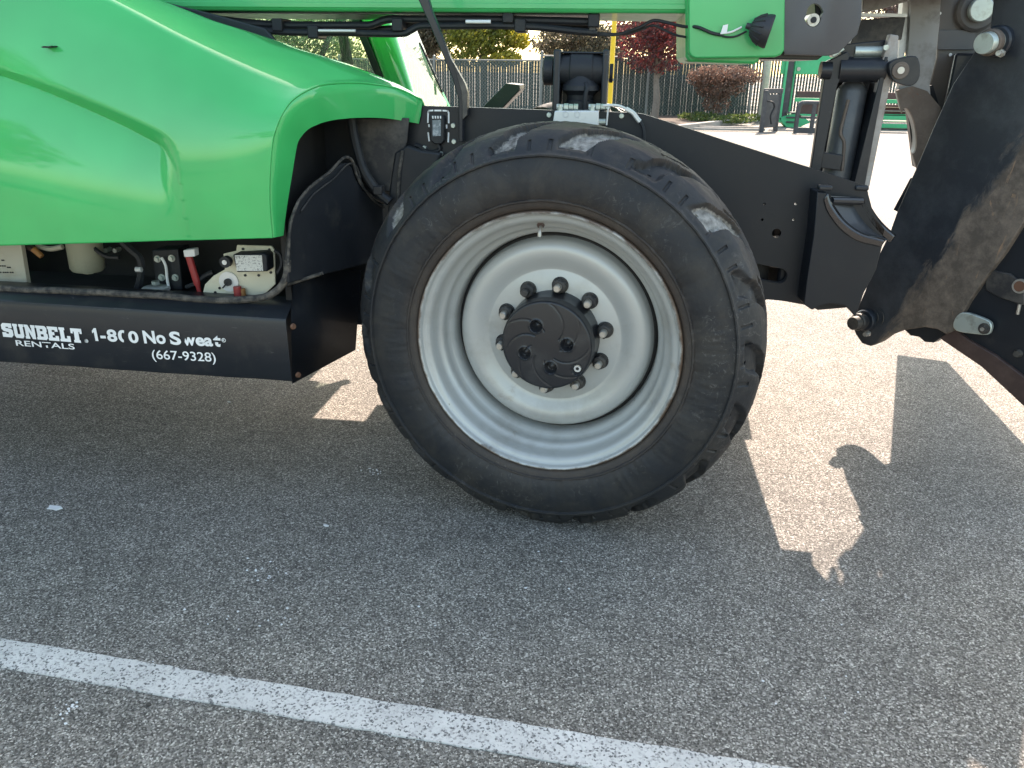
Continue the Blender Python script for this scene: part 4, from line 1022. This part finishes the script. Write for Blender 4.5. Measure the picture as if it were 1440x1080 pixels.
# big worn attachment plate, turned towards the camera
TH = R(48); NQ = Vector((-math.sin(TH), -math.cos(TH), 0)); UQ = Vector((math.cos(TH), -math.sin(TH), 0))
P0 = at(1210,455,y=1.12)
def aq(px, py, off=0): return at(px, py, p=P0+NQ*off, n=NQ)
out = [(1470,-60),(1470,150),(1440,312),(1412,356),(1390,385),(1362,425),(1340,466),(1330,470),(1318,463),(1300,460),(1268,465),(1250,472),(1236,482),(1224,487),(1212,483),(1203,470),(1198,455),(1204,437),(1216,410),(1230,370),(1250,330),(1262,296),(1290,232),(1312,180),(1340,118),(1362,85),(1392,40),(1404,-60)]
pl_ = MB().prism([aq(*q) for q in out], -NQ*.045)
def worn_plate_material():
    m, t, b = nodes('worn_attachment_plate')
    base = mixc(t, ramp(t, nz(t, 5, 8, rough=.7), [(.45,(0,)*3),(.8,(1,)*3)]).outputs[0], (.018,.022,.028), (.055,.062,.070))
    sp_ = ramp(t, nz(t, 70, 6, rough=.75), [(.70,(0,)*3),(.73,(1,)*3)])
    base = mixc(t, sp_.outputs[0], base, (.13,.14,.15))
    rust = mixc(t, ramp(t, nz(t, 16, 9, rough=.75), [(.40,(0,)*3),(.66,(1,)*3)]).outputs[0], (.075,.060,.048), (.18,.14,.11))
    streak = ramp(t, nz(t, 6, 7, vec=tc(t, (4, 4, 1)), rough=.7, dist=1.5), [(.62,(0,)*3),(.70,(1,)*3)])
    rust = mixc(t, streak.outputs[0], rust, (.26,.16,.10))
    a_, c_ = aq(1436,195), aq(1258,452); e = (c_-a_).normalized(); nr = e.cross(NQ)
    if nr.dot(aq(1440,310)-a_) < 0: nr = -nr
    dp = N(t, 'VectorMath', operation='DOT_PRODUCT'); sb = N(t, 'VectorMath', operation='SUBTRACT')
    t.links.new(tc(t), sb.inputs[0]); sb.inputs[1].default_value = a_; t.links.new(sb.outputs[0], dp.inputs[0]); dp.inputs[1].default_value = nr
    k = N(t, 'Math', operation='MULTIPLY_ADD'); du = N(t, 'VectorMath', operation='DOT_PRODUCT'); t.links.new(sb.outputs[0], du.inputs[0]); du.inputs[1].default_value = e
    cv = N(t, 'CombineXYZ'); m1 = N(t, 'Math', operation='MULTIPLY'); t.links.new(du.outputs['Value'], m1.inputs[0]); m1.inputs[1].default_value = .28
    t.links.new(m1.outputs[0], cv.inputs[0]); t.links.new(dp.outputs['Value'], cv.inputs[1])
    t.links.new(nz(t, 17, 9, vec=cv.outputs[0], rough=.7, dist=.5), k.inputs[0]); k.inputs[1].default_value = .20; t.links.new(dp.outputs['Value'], k.inputs[2])
    f = ramp(t, k.outputs[0], [(.090,(0,)*3),(.118,(1,)*3)])
    t.links.new(mixc(t, f.outputs[0], base, rust), b.inputs['Base Color'])
    rr = N(t, 'MapRange'); rr.inputs['To Min'].default_value = .40; rr.inputs['To Max'].default_value = .72
    t.links.new(f.outputs[0], rr.inputs['Value']); t.links.new(rr.outputs[0], b.inputs['Roughness'])
    p_ = bump(t, b, nz(t, 60, 7, rough=.7), .25, .003); bump(t, b, f.outputs[0], .5, -.002, prev=p_)
    return m
plate = pl_.build('attachment_plate', worn_plate_material(), T, bevel=.004)
edge_px = [(1440,312),(1412,356),(1390,385),(1362,425),(1340,466)]
for (q, rad, hgt, mt, bossr) in [((1383,61),.035,.11,ZINC,.051), ((1199,455),.028,.10,DUSTY,.046)]:
    cap = aq(*q, off=.10); axq = (-NQ+Vector((0,0,.10 if mt is ZINC else .0))).normalized()
    MB().tube([cap+axq*.0, cap+axq*.004, cap+axq*.10], [rad*.93, rad, rad], 32).build('attachment_pin', mt, plate)
    MB().tube([cap+axq*.030, cap+axq*.034, cap+axq*.055, cap+axq*.06], [rad+.004,rad+.008,rad+.008,rad+.004], 32).build('pin_collar', RUSTY if mt is ZINC else DUSTY, plate)
    MB().tube([cap+axq*.075, cap+axq*.082, cap+axq*.105], [bossr*.9, bossr, bossr], 32).build('pin_boss', WORN, plate)
    k = aq(q[0]+ (26 if mt is ZINC else 22), q[1]+(14 if mt is ZINC else 14), off=.05)
    b = MB(); b.cyl(k, NQ, .009, .026, 8); b.cyl(k, NQ, .013, .010, 6); b.build('keeper_bolt', STEELBOLT, plate)
for k in range(2):
    b = MB(); ctr = aq(1224+k*5, 446, off=.004); P = [ctr+(UQ*math.cos(a)+Vector((0,0,1))*math.sin(a))*(.035+.008*k) for a in [R(-30)+R(100)*j/10 for j in range(11)]]
    b.tube(P, .002, 5).build('weld_arc', DUSTY, plate)
MB().prism([aq(*q, off=-.01) for q in [(1280,250),(1286,252),(1262,298),(1256,295)]], -NQ*.03).build('plate_tab', BLACK, plate, bevel=.002)
# lower lip pieces under the plate
MB().prism([aq(*q, off=-.05) for q in [(1262,455),(1330,455),(1330,470),(1312,482),(1300,481),(1292,474),(1280,472)]], -NQ*.05).build('lower_stop', BLACK, plate, bevel=.004)
a_, c_ = Vector((1.425,1.165,.60)), Vector((1.89,2.59,.60)); d_ = (c_-a_).normalized(); n_ = Vector((d_.y,-d_.x,0))*.24
MB().prism([a_, c_, c_+n_, a_+n_*2.6], (0,0,.88)).build('carriage_occluder', BLACK, T, bevel=.01)  # hidden carriage block added for the column of shadow it throws
# carriage side behind it with retaining plate, bush, bolts and bottom beam
car = empty('carriage', parent=T)
MB().prism([aq(*q, off=-.03) for q in [(1470,250),(1440,310),(1398,376),(1360,430),(1336,470),(1350,492),(1380,500),(1440,560),(1500,600),(1520,260)]], -NQ*.05).build('carriage_plate', BLACK, car, bevel=.004)
rp = [(1340,456),(1344,446),(1352,440),(1364,441),(1388,450),(1394,457),(1393,466),(1388,471),(1372,470),(1350,467),(1342,463)]
MB().prism(smooth([aq(*q, off=.006) for q in rp], 3, True), -NQ*.018).build('retaining_plate', ZINC, car, bevel=.003)
k = aq(1384.5,462, off=.006); b = MB(); b.cyl(k, NQ, .021, .005, 20); b.cyl(k, NQ, .013, .016, 6); b.build('retaining_bolt', DUSTY, car); MB().cyl(k+NQ*.016, NQ, .007, .004, 12).build('bolt_end', STEELBOLT, car)
k = aq(1436,402, off=-.028); b = MB(); b.cyl(k, NQ, .026, .012, 28); b.build('bush', STEELBOLT, car); MB().cyl(k+NQ*.012, NQ, .019, .002, 24).build('bush_face', DARKHOLE, car)
MB().cyl(aq(1432,497, off=-.03), NQ, .016, .014, 20, .012).build('carriage_bolt', DUSTY, car)
MB().tube([aq(1434,428,off=-.02), aq(1431,442,off=-.02)], .006, 8).build('cotter_pin', STEELBOLT, car)
MB().prism([aq(*q, off=-.02) for q in [(1384,378),(1420,385),(1440,400),(1440,430),(1404,418),(1386,408)]], -NQ*.012).build('carriage_gusset', DUSTY, car, bevel=.003)
MB().prism([aq(*q, off=-.015) for q in [(1341,461),(1362,478),(1400,500),(1440,530),(1520,590),(1520,650),(1440,572),(1380,516),(1321,476)]], -NQ*.07).build('bottom_beam', MAROON, car, bevel=.004)

# ------------------------------------------------------------------ things on the asphalt
def flake(name, px, py, s, mat, label, cat, k=9, ar=2.2):
    c_ = at(px, py, z=.0); rnd_ = random.Random(int(px*7+py)); pts = []
    for i in range(k):
        a = 2*math.pi*i/k; r_ = s*(.55+.6*rnd_.random()); pts.append(c_+Vector((math.cos(a)*r_*ar, math.sin(a)*r_, .0045)))
    return tag(MB().prism(pts, (0,0,-.0035)).build(name, mat, None, 0), label, cat)
SCRAP = paint('white_scrap', (.70,.71,.72), .7, bstr=0)
flake('paper_scrap', 77, 715, .015, SCRAP, 'torn white scrap lying on the asphalt near the left edge, below the black sill', 'scrap', 11, 2.4)
flake('paint_chip', 459, 740, .005, SCRAP, 'small white chip alone on the asphalt between the paper scrap and the tyre', 'chip', 7, 2.2)
flake('paint_chip', 322, 566, .005, SCRAP, 'tiny pale chip on the shaded asphalt just under the black sill', 'chip', 6, 1.8)
LEAFD = paint('dry_leaf', (.05,.045,.04), .8, bstr=0)
flake('dead_leaf', 210, 992, .006, LEAFD, 'small dark dead leaf on the asphalt below the white line', 'leaf', 8, 1.2)
TAN = paint('tan_stain', (.16,.13,.095), .8, bstr=0)
b = MB()
for cx_, cy_, n_, sx_, sy_ in [(375,808,16,14,9),(528,665,18,9,4),(95,1000,14,12,7),(215,940,12,26,5),(350,880,14,60,14),(790,800,10,120,40),(1160,960,8,120,60)]:
    for _ in range(n_):
        c_ = at(cx_+random.gauss(0,sx_), cy_+random.gauss(0,sy_), z=0); r_ = random.uniform(.0012,.0032)
        b.prism([c_+Vector((math.cos(a)*r_*1.3, math.sin(a)*r_, .0018)) for a in [2*math.pi*k/6+random.random()*.5 for k in range(6)]], (0,0,-.0018))
g = b.build('grit', SCRAP, None, 0); tag(g, 'scattered white grit and paint specks on the asphalt', 'grit', kind='stuff')
wire_ = MB().tube([at(641,757,z=.003), at(645,750,z=.004), at(649,742,z=.003)], .0012, 5).build('twig', LEAFD); tag(wire_, 'short thin dark twig on the asphalt in front of the tyre', 'twig')

# ------------------------------------------------------------------ background: fence, planter, trees, parked equipment
def ground_at(px, y): return at(px, 150, y=y).x
def fence(name, x0, y0, x1, y1, h, nposts, sl_gap, label, skip_first=False):
    root = tag(empty(name, (x0,y0,0)), label, 'fence', 'chain link fences along the yard')
    d = Vector((x1-x0,y1-y0,0)); L = d.length; d.normalize(); nrm = Vector((-d.y,d.x,0))
    for k in range(nposts+1):
        p = d*(L*k/nposts)-nrm*.03
        b_ = MB(); b_.cyl(p, (0,0,1), .042, h+.12, 12); b_.cyl(p+Vector((0,0,h+.12)), (0,0,1), .046, .03, 12, .01); b_.build('post', WIRE, root)
    MB().tube([Vector((0,0,h)), d*L+Vector((0,0,h))], .024, 8).build('top_rail', WIRE, root)
    b_ = MB(); n = int(L/.095)
    for k in range(n):
        a = d*(k*.095+.01); wd = .095*(1-sl_gap)*random.uniform(.96,1.0); q = nrm*random.uniform(-.006,.006)
        hh = h+random.uniform(-.05,.01)
        v = [b_.b.verts.new(p) for p in (a+q+Vector((0,0,.05)), a+d*wd+q+Vector((0,0,.05)), a+d*wd+q+Vector((0,0,hh)), a+q+Vector((0,0,hh)))]
        b_.b.faces.new(v)
    o = b_.build('slat', SLAT, root, 0); o['kind'] = 'stuff'
    b_ = MB(); sp_ = .11; wv = .0035
    for s_ in (1,-1):
        k = -h
        while k < L+h:
            a0 = max(0, k if s_ == 1 else k); 
            p = Vector((k,0)); q_ = Vector((k+s_*h,h))
            # clip to the panel
            t0, t1 = 0, 1
            if s_ == 1: t0 = max(0, -k/h); t1 = min(1, (L-k)/h)
            else: t0 = max(0, (k-L)/h); t1 = min(1, k/h)
            if t1 > t0:
                A = d*(k+s_*h*t0)+Vector((0,0,h*t0))-nrm*.012; B = d*(k+s_*h*t1)+Vector((0,0,h*t1))-nrm*.012
                u_ = (d*-s_+Vector((0,0,1))).normalized()*wv
                b_.b.faces.new([b_.b.verts.new(x) for x in (A-u_, B-u_, B+u_, A+u_)])
            k += sp_
    o = b_.build('wire_mesh', WIRE, root, 0); o['kind'] = 'stuff'
    return root
pA, pB, pC, pD = (-9.5,26.5), (-2.25,24.0), (4.3,25.5), (14.5,26.5)
fence('chain_link_fence', *pA, *pB, 1.66, 2, .05, 'low green slatted chain link fence left of the black clevis')
fence('chain_link_fence', *pB, *pC, 1.80, 2, .0, 'taller chain link fence with dense green slats behind the red tree')
fence('chain_link_fence', *pC, *pD, 1.85, 3, .34, 'chain link fence with wide gaps between its slats behind the green frame')

# planter with soil, kerb and ground cover
pts = [(-2.3,23.9),(-.5,20.3),(1.7,19.3),(4.95,25.3),(4.3,25.4)]
struct(MB().prism([Vector((x,y,.10)) for x, y in pts], (0,0,-.1)).build('planter_soil', SOIL, None, 0), 'bare brown soil of the planting strip in front of the fence')
def kerb(a, c_, label):
    a, c_ = Vector((*a,0)), Vector((*c_,0)); d = (c_-a).normalized(); nn = Vector((-d.y,d.x,0))*.16
    return tag(MB().prism([a, c_, c_+nn, a+nn], (0,0,.15)).build('kerb', CONC, None, bevel=.015), label, 'kerb', 'concrete kerbs edging the planter')
kerb((1.72,19.1), (4.98,25.2), 'pale concrete kerb running back to the fence beside the fork carriage')
kerb((-.7,20.1), (1.68,19.12), 'pale concrete kerb along the front of the planter, mostly behind the frame')
def scatter(name, mat, boxes, n, s, parent=None, seed=1, squash=.8):
    """leaf-sized faces spread through the volume of a few uneven lobes"""
    rnd_ = random.Random(seed); vs_ = []; fs = []
    tot = sum(bx[3]*bx[4]*bx[5] for bx in boxes)
    for (x,y,z,rx,ry,rz) in boxes:
        for _ in range(int(n*rx*ry*rz/tot)):
            while True:
                p = Vector((rnd_.uniform(-1,1), rnd_.uniform(-1,1), rnd_.uniform(-1,1)))
                if .2 < p.length < 1.0+.25*noise.noise(p*3.1+Vector((z,x,y))) and noise.noise(p*2.6+Vector((x,y,z))) > -.12: break
            c_ = Vector((x+p.x*rx, y+p.y*ry, z+p.z*rz))
            a = Vector((rnd_.gauss(0,1), rnd_.gauss(0,1), rnd_.gauss(0,1)*squash)).normalized(); u_ = a.orthogonal().normalized(); v_ = a.cross(u_)
            q = s*rnd_.uniform(.6,1.4); k = len(vs_)
            vs_ += [c_+u_*q, c_+v_*q*.55, c_-u_*q, c_-v_*q*.55]; fs.append((k,k+1,k+2,k+3))
    me = bpy.data.meshes.new(name); me.from_pydata(vs_, [], fs)
    return link(name, me, mat, parent, 0)
def tree(x, y, th, tr, boxes, leaf, n, s, label, seed, extra=None, bark=BARK, name='tree', group=None):
    t_ = tag(empty(name, (x,y,0)), label, 'tree' if name.endswith('tree') else 'bush', group)
    rnd_ = random.Random(seed); b_ = MB()
    b_.tube(smooth([Vector((0,0,-.05)), Vector((.03,0,th*.4)), Vector((-.02,.02,th*.8)), Vector((0,0,th*1.25))], 4), [tr*(1.15-.05*k) for k in range(13)], 10)
    for k in range(9):
        a = rnd_.uniform(0, 6.28); z0 = th*rnd_.uniform(.75,1.2); bx = rnd_.choice(boxes)
        e = Vector((bx[0]+bx[3]*.6*math.cos(a), bx[1]+bx[4]*.6*math.sin(a), bx[2]+bx[5]*rnd_.uniform(-.2,.6)))
        st_ = Vector((0,0,z0)); b_.tube([st_, st_.lerp(e,.5)+Vector((0,0,.08)), e], [tr*.45, tr*.28, tr*.08], 6)
    b_.build('trunk', bark, t_)
    scatter('crown', leaf, boxes, n, s, t_, seed)
    if extra: scatter('crown_accent', extra[0], extra[1], extra[2], s, t_, seed+9)  # second leaf colour scattered through part of the crown
    return t_
# red tree in the planter
def bx(px0, px1, py0, py1, y, dy=None):
    a = at(px0, py1, y=y); c_ = at(px1, py0, y=y); rx = (c_.x-a.x)/2; rz = (c_.z-a.z)/2
    return ((a.x+c_.x)/2, y, (a.z+c_.z)/2, rx, dy or rx, rz)
def rel(boxes, x, y): return [(q[0]-x, q[1]-y, *q[2:]) for q in boxes]
tx, ty = at(921,150,y=22.6).x, 22.6
tree(tx, ty, 1.55, .105, rel([bx(868,985,38,100,ty,1.2), bx(865,950,10,75,ty,1.2), bx(900,990,20,85,ty,1.3), bx(885,955,80,104,ty,.6), bx(866,984,-60,30,ty,1.4)], tx, ty), LEAF_RED, 11000, .045,
     'dark red leaved young tree with pale trunk in the planter right of the yellow pole', 3, extra=(LEAF_PINK, rel([bx(912,952,36,66,ty,.8), bx(925,975,20,50,ty,.8)], tx, ty), 900), name='red_tree')
sx, sy = at(1000,150,y=23.2).x, 23.2
tree(sx, sy, .75, .05, rel([bx(965,1068,92,118,sy,.9), bx(975,1050,108,138,sy,.8), bx(965,1010,100,122,sy,.7), bx(1010,1074,98,120,sy,.7), bx(985,1030,130,158,sy,.4)], sx, sy), LEAF_BROWN, 8000, .036,
     'reddish brown bush against the fence below the green boom end plate', 5, name='brown_bush')
for k, (px, yy, w_, h_, lf) in enumerate([(1018,22.0,.75,.22,LEAF_GREEN),(985,22.4,.6,.2,LEAF_GREEN),(955,22.8,.5,.25,LEAF_OLIVE),(1050,23.6,.5,.2,LEAF_OLIVE)]):
    pass
gc = scatter('ground_cover', LEAF_GREEN, [(at(1015,160,y=22.2).x,22.2,.16,1.0,.8,.10),(at(985,160,y=22.8).x,22.8,.18,.7,.6,.14),(at(1050,160,y=23.8).x,23.8,.16,.6,.6,.1)], 1500, .05, None, 8)
tag(gc, 'low green ground cover growing in the planter soil', 'ground cover', kind='stuff')
# trees beyond the fence
def far_tree(px0, px1, py0, py1, y, leaf, n, s, label, seed, extra=None):
    q = bx(px0, px1, py0, py1, y, None); x_ = q[0]
    rnd_ = random.Random(seed); boxes = []
    for _ in range(7):
        boxes.append((rnd_.uniform(-.55,.55)*q[3], rnd_.uniform(-.5,.5)*q[3], q[2]+rnd_.uniform(-.5,.5)*q[5], q[3]*rnd_.uniform(.4,.6), q[3]*.5, q[5]*rnd_.uniform(.4,.6)))
    return tree(x_, y, max(.8, q[2]-q[5]*.6), .12, boxes, leaf, n, s, label, seed, name='tree', group='trees beyond the fence',
                extra=(extra[0], [(e[0]-x_, e[1]-y, *e[2:]) for e in extra[1]], extra[2]) if extra else None)
far_tree(622,742,-40,96,30, LEAF_YG, 13520, 0.066, 'yellow green tree beyond the fence, left of the black clevis', 21, extra=(LEAF_GOLD, [bx(715,746,36,70,30,.8), bx(690,734,72,92,29.5,.8)], 1800))
far_tree(740,880,20,92,33, LEAF_OLIVE, 10920, 0.061, 'grey olive tree beyond the fence, above the black clevis', 22)
far_tree(560,650,-30,110,34, LEAF_OLIVE, 9100, 0.072, 'dull olive tree beyond the fence, behind the cab windscreen', 23)
far_tree(840,1010,-80,88,36, LEAF_RED, 10920, 0.072, 'dark red tree beyond the fence, behind the yellow pole', 24)
far_tree(960,1130,10,100,38, LEAF_OLIVE, 9360, 0.072, 'brownish olive tree beyond the fence, behind the brown bush', 25)
far_tree(1190,1330,-60,60,40, LEAF_BROWN, 7800, 0.077, 'bronze tree beyond the fence at the far right', 26)
far_tree(330,520,-40,140,36, LEAF_GREEN, 9880, 0.077, 'green tree beyond the fence, seen through the cab side window', 27)

# slim yellow pole in the yard behind the machine
yx = at(860,100,y=8.5).x
yp = tag(empty('yellow_pole', (yx,8.5,0)), 'slim yellow pole standing in the yard behind the clevis', 'pole')
MB().cyl((0,0,0), (0,0,1), .030, 2.4, 16).build('shaft', YELLOW, yp); MB().cyl((0,0,0), (0,0,1), .11, .02, 20).build('foot_plate', YELLOW, yp)
MB().cyl((0,0,1.28), (0,0,1), .034, .03, 16).build('band', GREYSTEEL, yp)

# steel bollard / tall pale post by the fence
bx_ = at(1137,120,y=23.5).x
bo = tag(empty('fence_gatepost', (at(1076,120,y=24.4).x,24.4,0)), 'thick pale gatepost in front of the fence beside the fork carriage', 'post')
MB().cyl((0,0,0), (0,0,1), .11, 1.95, 18).build('shaft', PALE, bo); MB().cyl((0,0,1.95), (0,0,1), .12, .05, 18, .03).build('cap', PALE, bo)

# fork carriage lying in the yard
fx_, fy_ = at(1078,186,z=0).x, at(1078,186,z=0).y
fc = tag(empty('fork_carriage', (fx_,fy_,0)), 'grey fork carriage on the ground with two pale forks pointing left', 'fork carriage')
rot = Matrix.Rotation(R(55), 3, 'Z')
def fb(a, c_): return MB().box(a, c_)
for k, xx in enumerate((-.14,.30)):
    b_ = MB(); b_.box((xx-.05,-.10+.55*k,0),(xx+.05,.06+.55*k,1.0)); b_.build('upright', GREYSTEEL, fc, bevel=.01)
MB().prism([Vector((-.20,-.08,.92)), Vector((.38,.52,.92)), Vector((.38,.58,.92)), Vector((-.20,-.02,.92))], (0,0,.12)).build('top_bar', GREYSTEEL, fc, bevel=.01)
MB().prism([Vector((-.16,-.04,.10)), Vector((.34,.50,.10)), Vector((.34,.54,.10)), Vector((-.16,.0,.10))], (0,0,.80)).build('back_panel', GREYSTEEL, fc, bevel=.01)
MB().tube(smooth([Vector((-.1,-.10,.75)), Vector((.05,-.05,.72)), Vector((.12,.05,.60)), Vector((.05,.0,.4)), Vector((.1,.05,.2))], 4), .022, 6).build('carriage_hose', PLASTIC, fc)
for k, yy in enumerate((-.05,.62)):
    MB().prism([Vector((-.05,yy,.03)), Vector((-.05,yy+.12,.03)), Vector((-1.75,yy+.10,.02)), Vector((-1.85,yy+.05,.02)), Vector((-1.75,yy+.0,.02))], (0,0,.055)).build('fork', CONC, fc, bevel=.008)

# green parked lift frame
lx, ly = 5.35, 21.8
lf = tag(empty('green_lift_frame', (lx,ly,0)), 'bright green machine frame with columns and steps parked by the fence', 'machine frame')
def LP(px, py, y=ly): return at(px, py, y=y)-Vector((lx,ly,0))
def lbox(name, q0, q1, dy, mat, y=ly, bevel=.01):
    a, c_ = LP(*q0, y), LP(*q1, y); MB().box((a.x, a.y, min(a.z,c_.z)), (c_.x, a.y+dy, max(a.z,c_.z))).build(name, mat, lf, bevel=bevel)
lbox('column', (1098,172),(1107,80), .14, FADED_GREEN); lbox('column', (1109,172),(1120,80), .14, FADED_GREEN, ly+.02)
lbox('column_gap', (1107,165),(1109,80), .05, GREYSTEEL, ly+.06)
lbox('top_beam', (1098,104),(1290,78), .16, FADED_GREEN, ly+.1)
MB().prism([LP(1094,166), LP(1122,158), LP(1140,172), LP(1122,180), LP(1106,179)], (0,.5,0)).build('base_skirt', FADED_GREEN, lf, bevel=.01)
for k in range(3): lbox('step', (1106,157.5+k*6.5),(1120,160.0+k*6.5), .2, GREYSTEEL, ly-.06)
lbox('rail', (1118,143),(1290,140.5), .06, FADED_GREEN); lbox('rail', (1118,166),(1290,163.5), .06, FADED_GREEN); lbox('rail', (1150,178),(1290,175), .06, FADED_GREEN)
lbox('red_board', (1120,140),(1290,131), .05, DARKRED, ly+.25); lbox('red_board', (1124,162),(1290,148), .05, DARKRED, ly+.25)
lbox('column', (1153,172),(1162,84), .12, FADED_GREEN, ly+.3)
c = LP(1124,97); MB().cyl(c+Vector((0,.098,0)), (0,-1,0), .05, .03, 16).build('sheave', PALE, lf)
for k in range(7):
    lbox('pallet_board', (1215+k*0,150+k*5.0),(1300,152.6+k*5.0), .3, [WOOD, PALE, FADED_GREEN, ALU, FADED_GREEN, ALU, GREYSTEEL][k], ly+.1)
ax_, ay_ = at(1140,187,z=0).x, at(1140,187,z=0).y
sc2 = tag(empty('grey_attachment_frame', (ax_,ay_,0)), 'grey tubular attachment frame on the ground in front of the green machine', 'attachment')
MB().tube(smooth([Vector((-.38,0,0)), Vector((-.38,0,.55)), Vector((-.34,0,.68)), Vector((-.2,0,.72)), Vector((.9,.1,.70))], 3), .055, 10).build('hoop', GREYSTEEL, sc2)
MB().box((-.42,-.05,.0), (1.2,.06,.13)).build('base_bar', GREYSTEEL, sc2, bevel=.01)
MB().box((-.05,-.03,.13), (.05,.03,.70)).build('upright', GREYSTEEL, sc2, bevel=.01)
MB().box((-.30,-.02,.34), (1.1,.03,.40)).build('mid_bar', GREYSTEEL, sc2, bevel=.01)

# trees on the other side of the yard, behind the photographer: they mirror in the hood
tr_ = tag(empty('tree_row', (-12,-10,0)), 'row of trees across the yard, seen only mirrored in the left of the green hood', 'trees', kind='stuff')
for k, (x, y, h, rr, lf) in enumerate([(-9.5,-9.0,2.2,2.6,LEAF_YG),(-13.5,-12.5,2.0,3.0,LEAF_GREEN),(-15.0,-7.5,2.4,2.6,LEAF_GREEN)]):
    rnd_ = random.Random(60+k)
    boxes = [(x+12+rnd_.uniform(-.5,.5)*rr, y+10+rnd_.uniform(-.5,.5)*rr, h+rr*.55+rnd_.uniform(-.4,.6)*rr, rr*rnd_.uniform(.45,.65), rr*.55, rr*rnd_.uniform(.4,.6)) for _ in range(7)]
    scatter('crown', lf, boxes, 9000, .10, tr_, 60+k)
    MB().tube([Vector((x+12,y+10,0)), Vector((x+12.1,y+10,h*.6)), Vector((x+12,y+10.1,h+rr*.6))], [.2,.16,.08], 10).build('trunk', BARK, tr_)
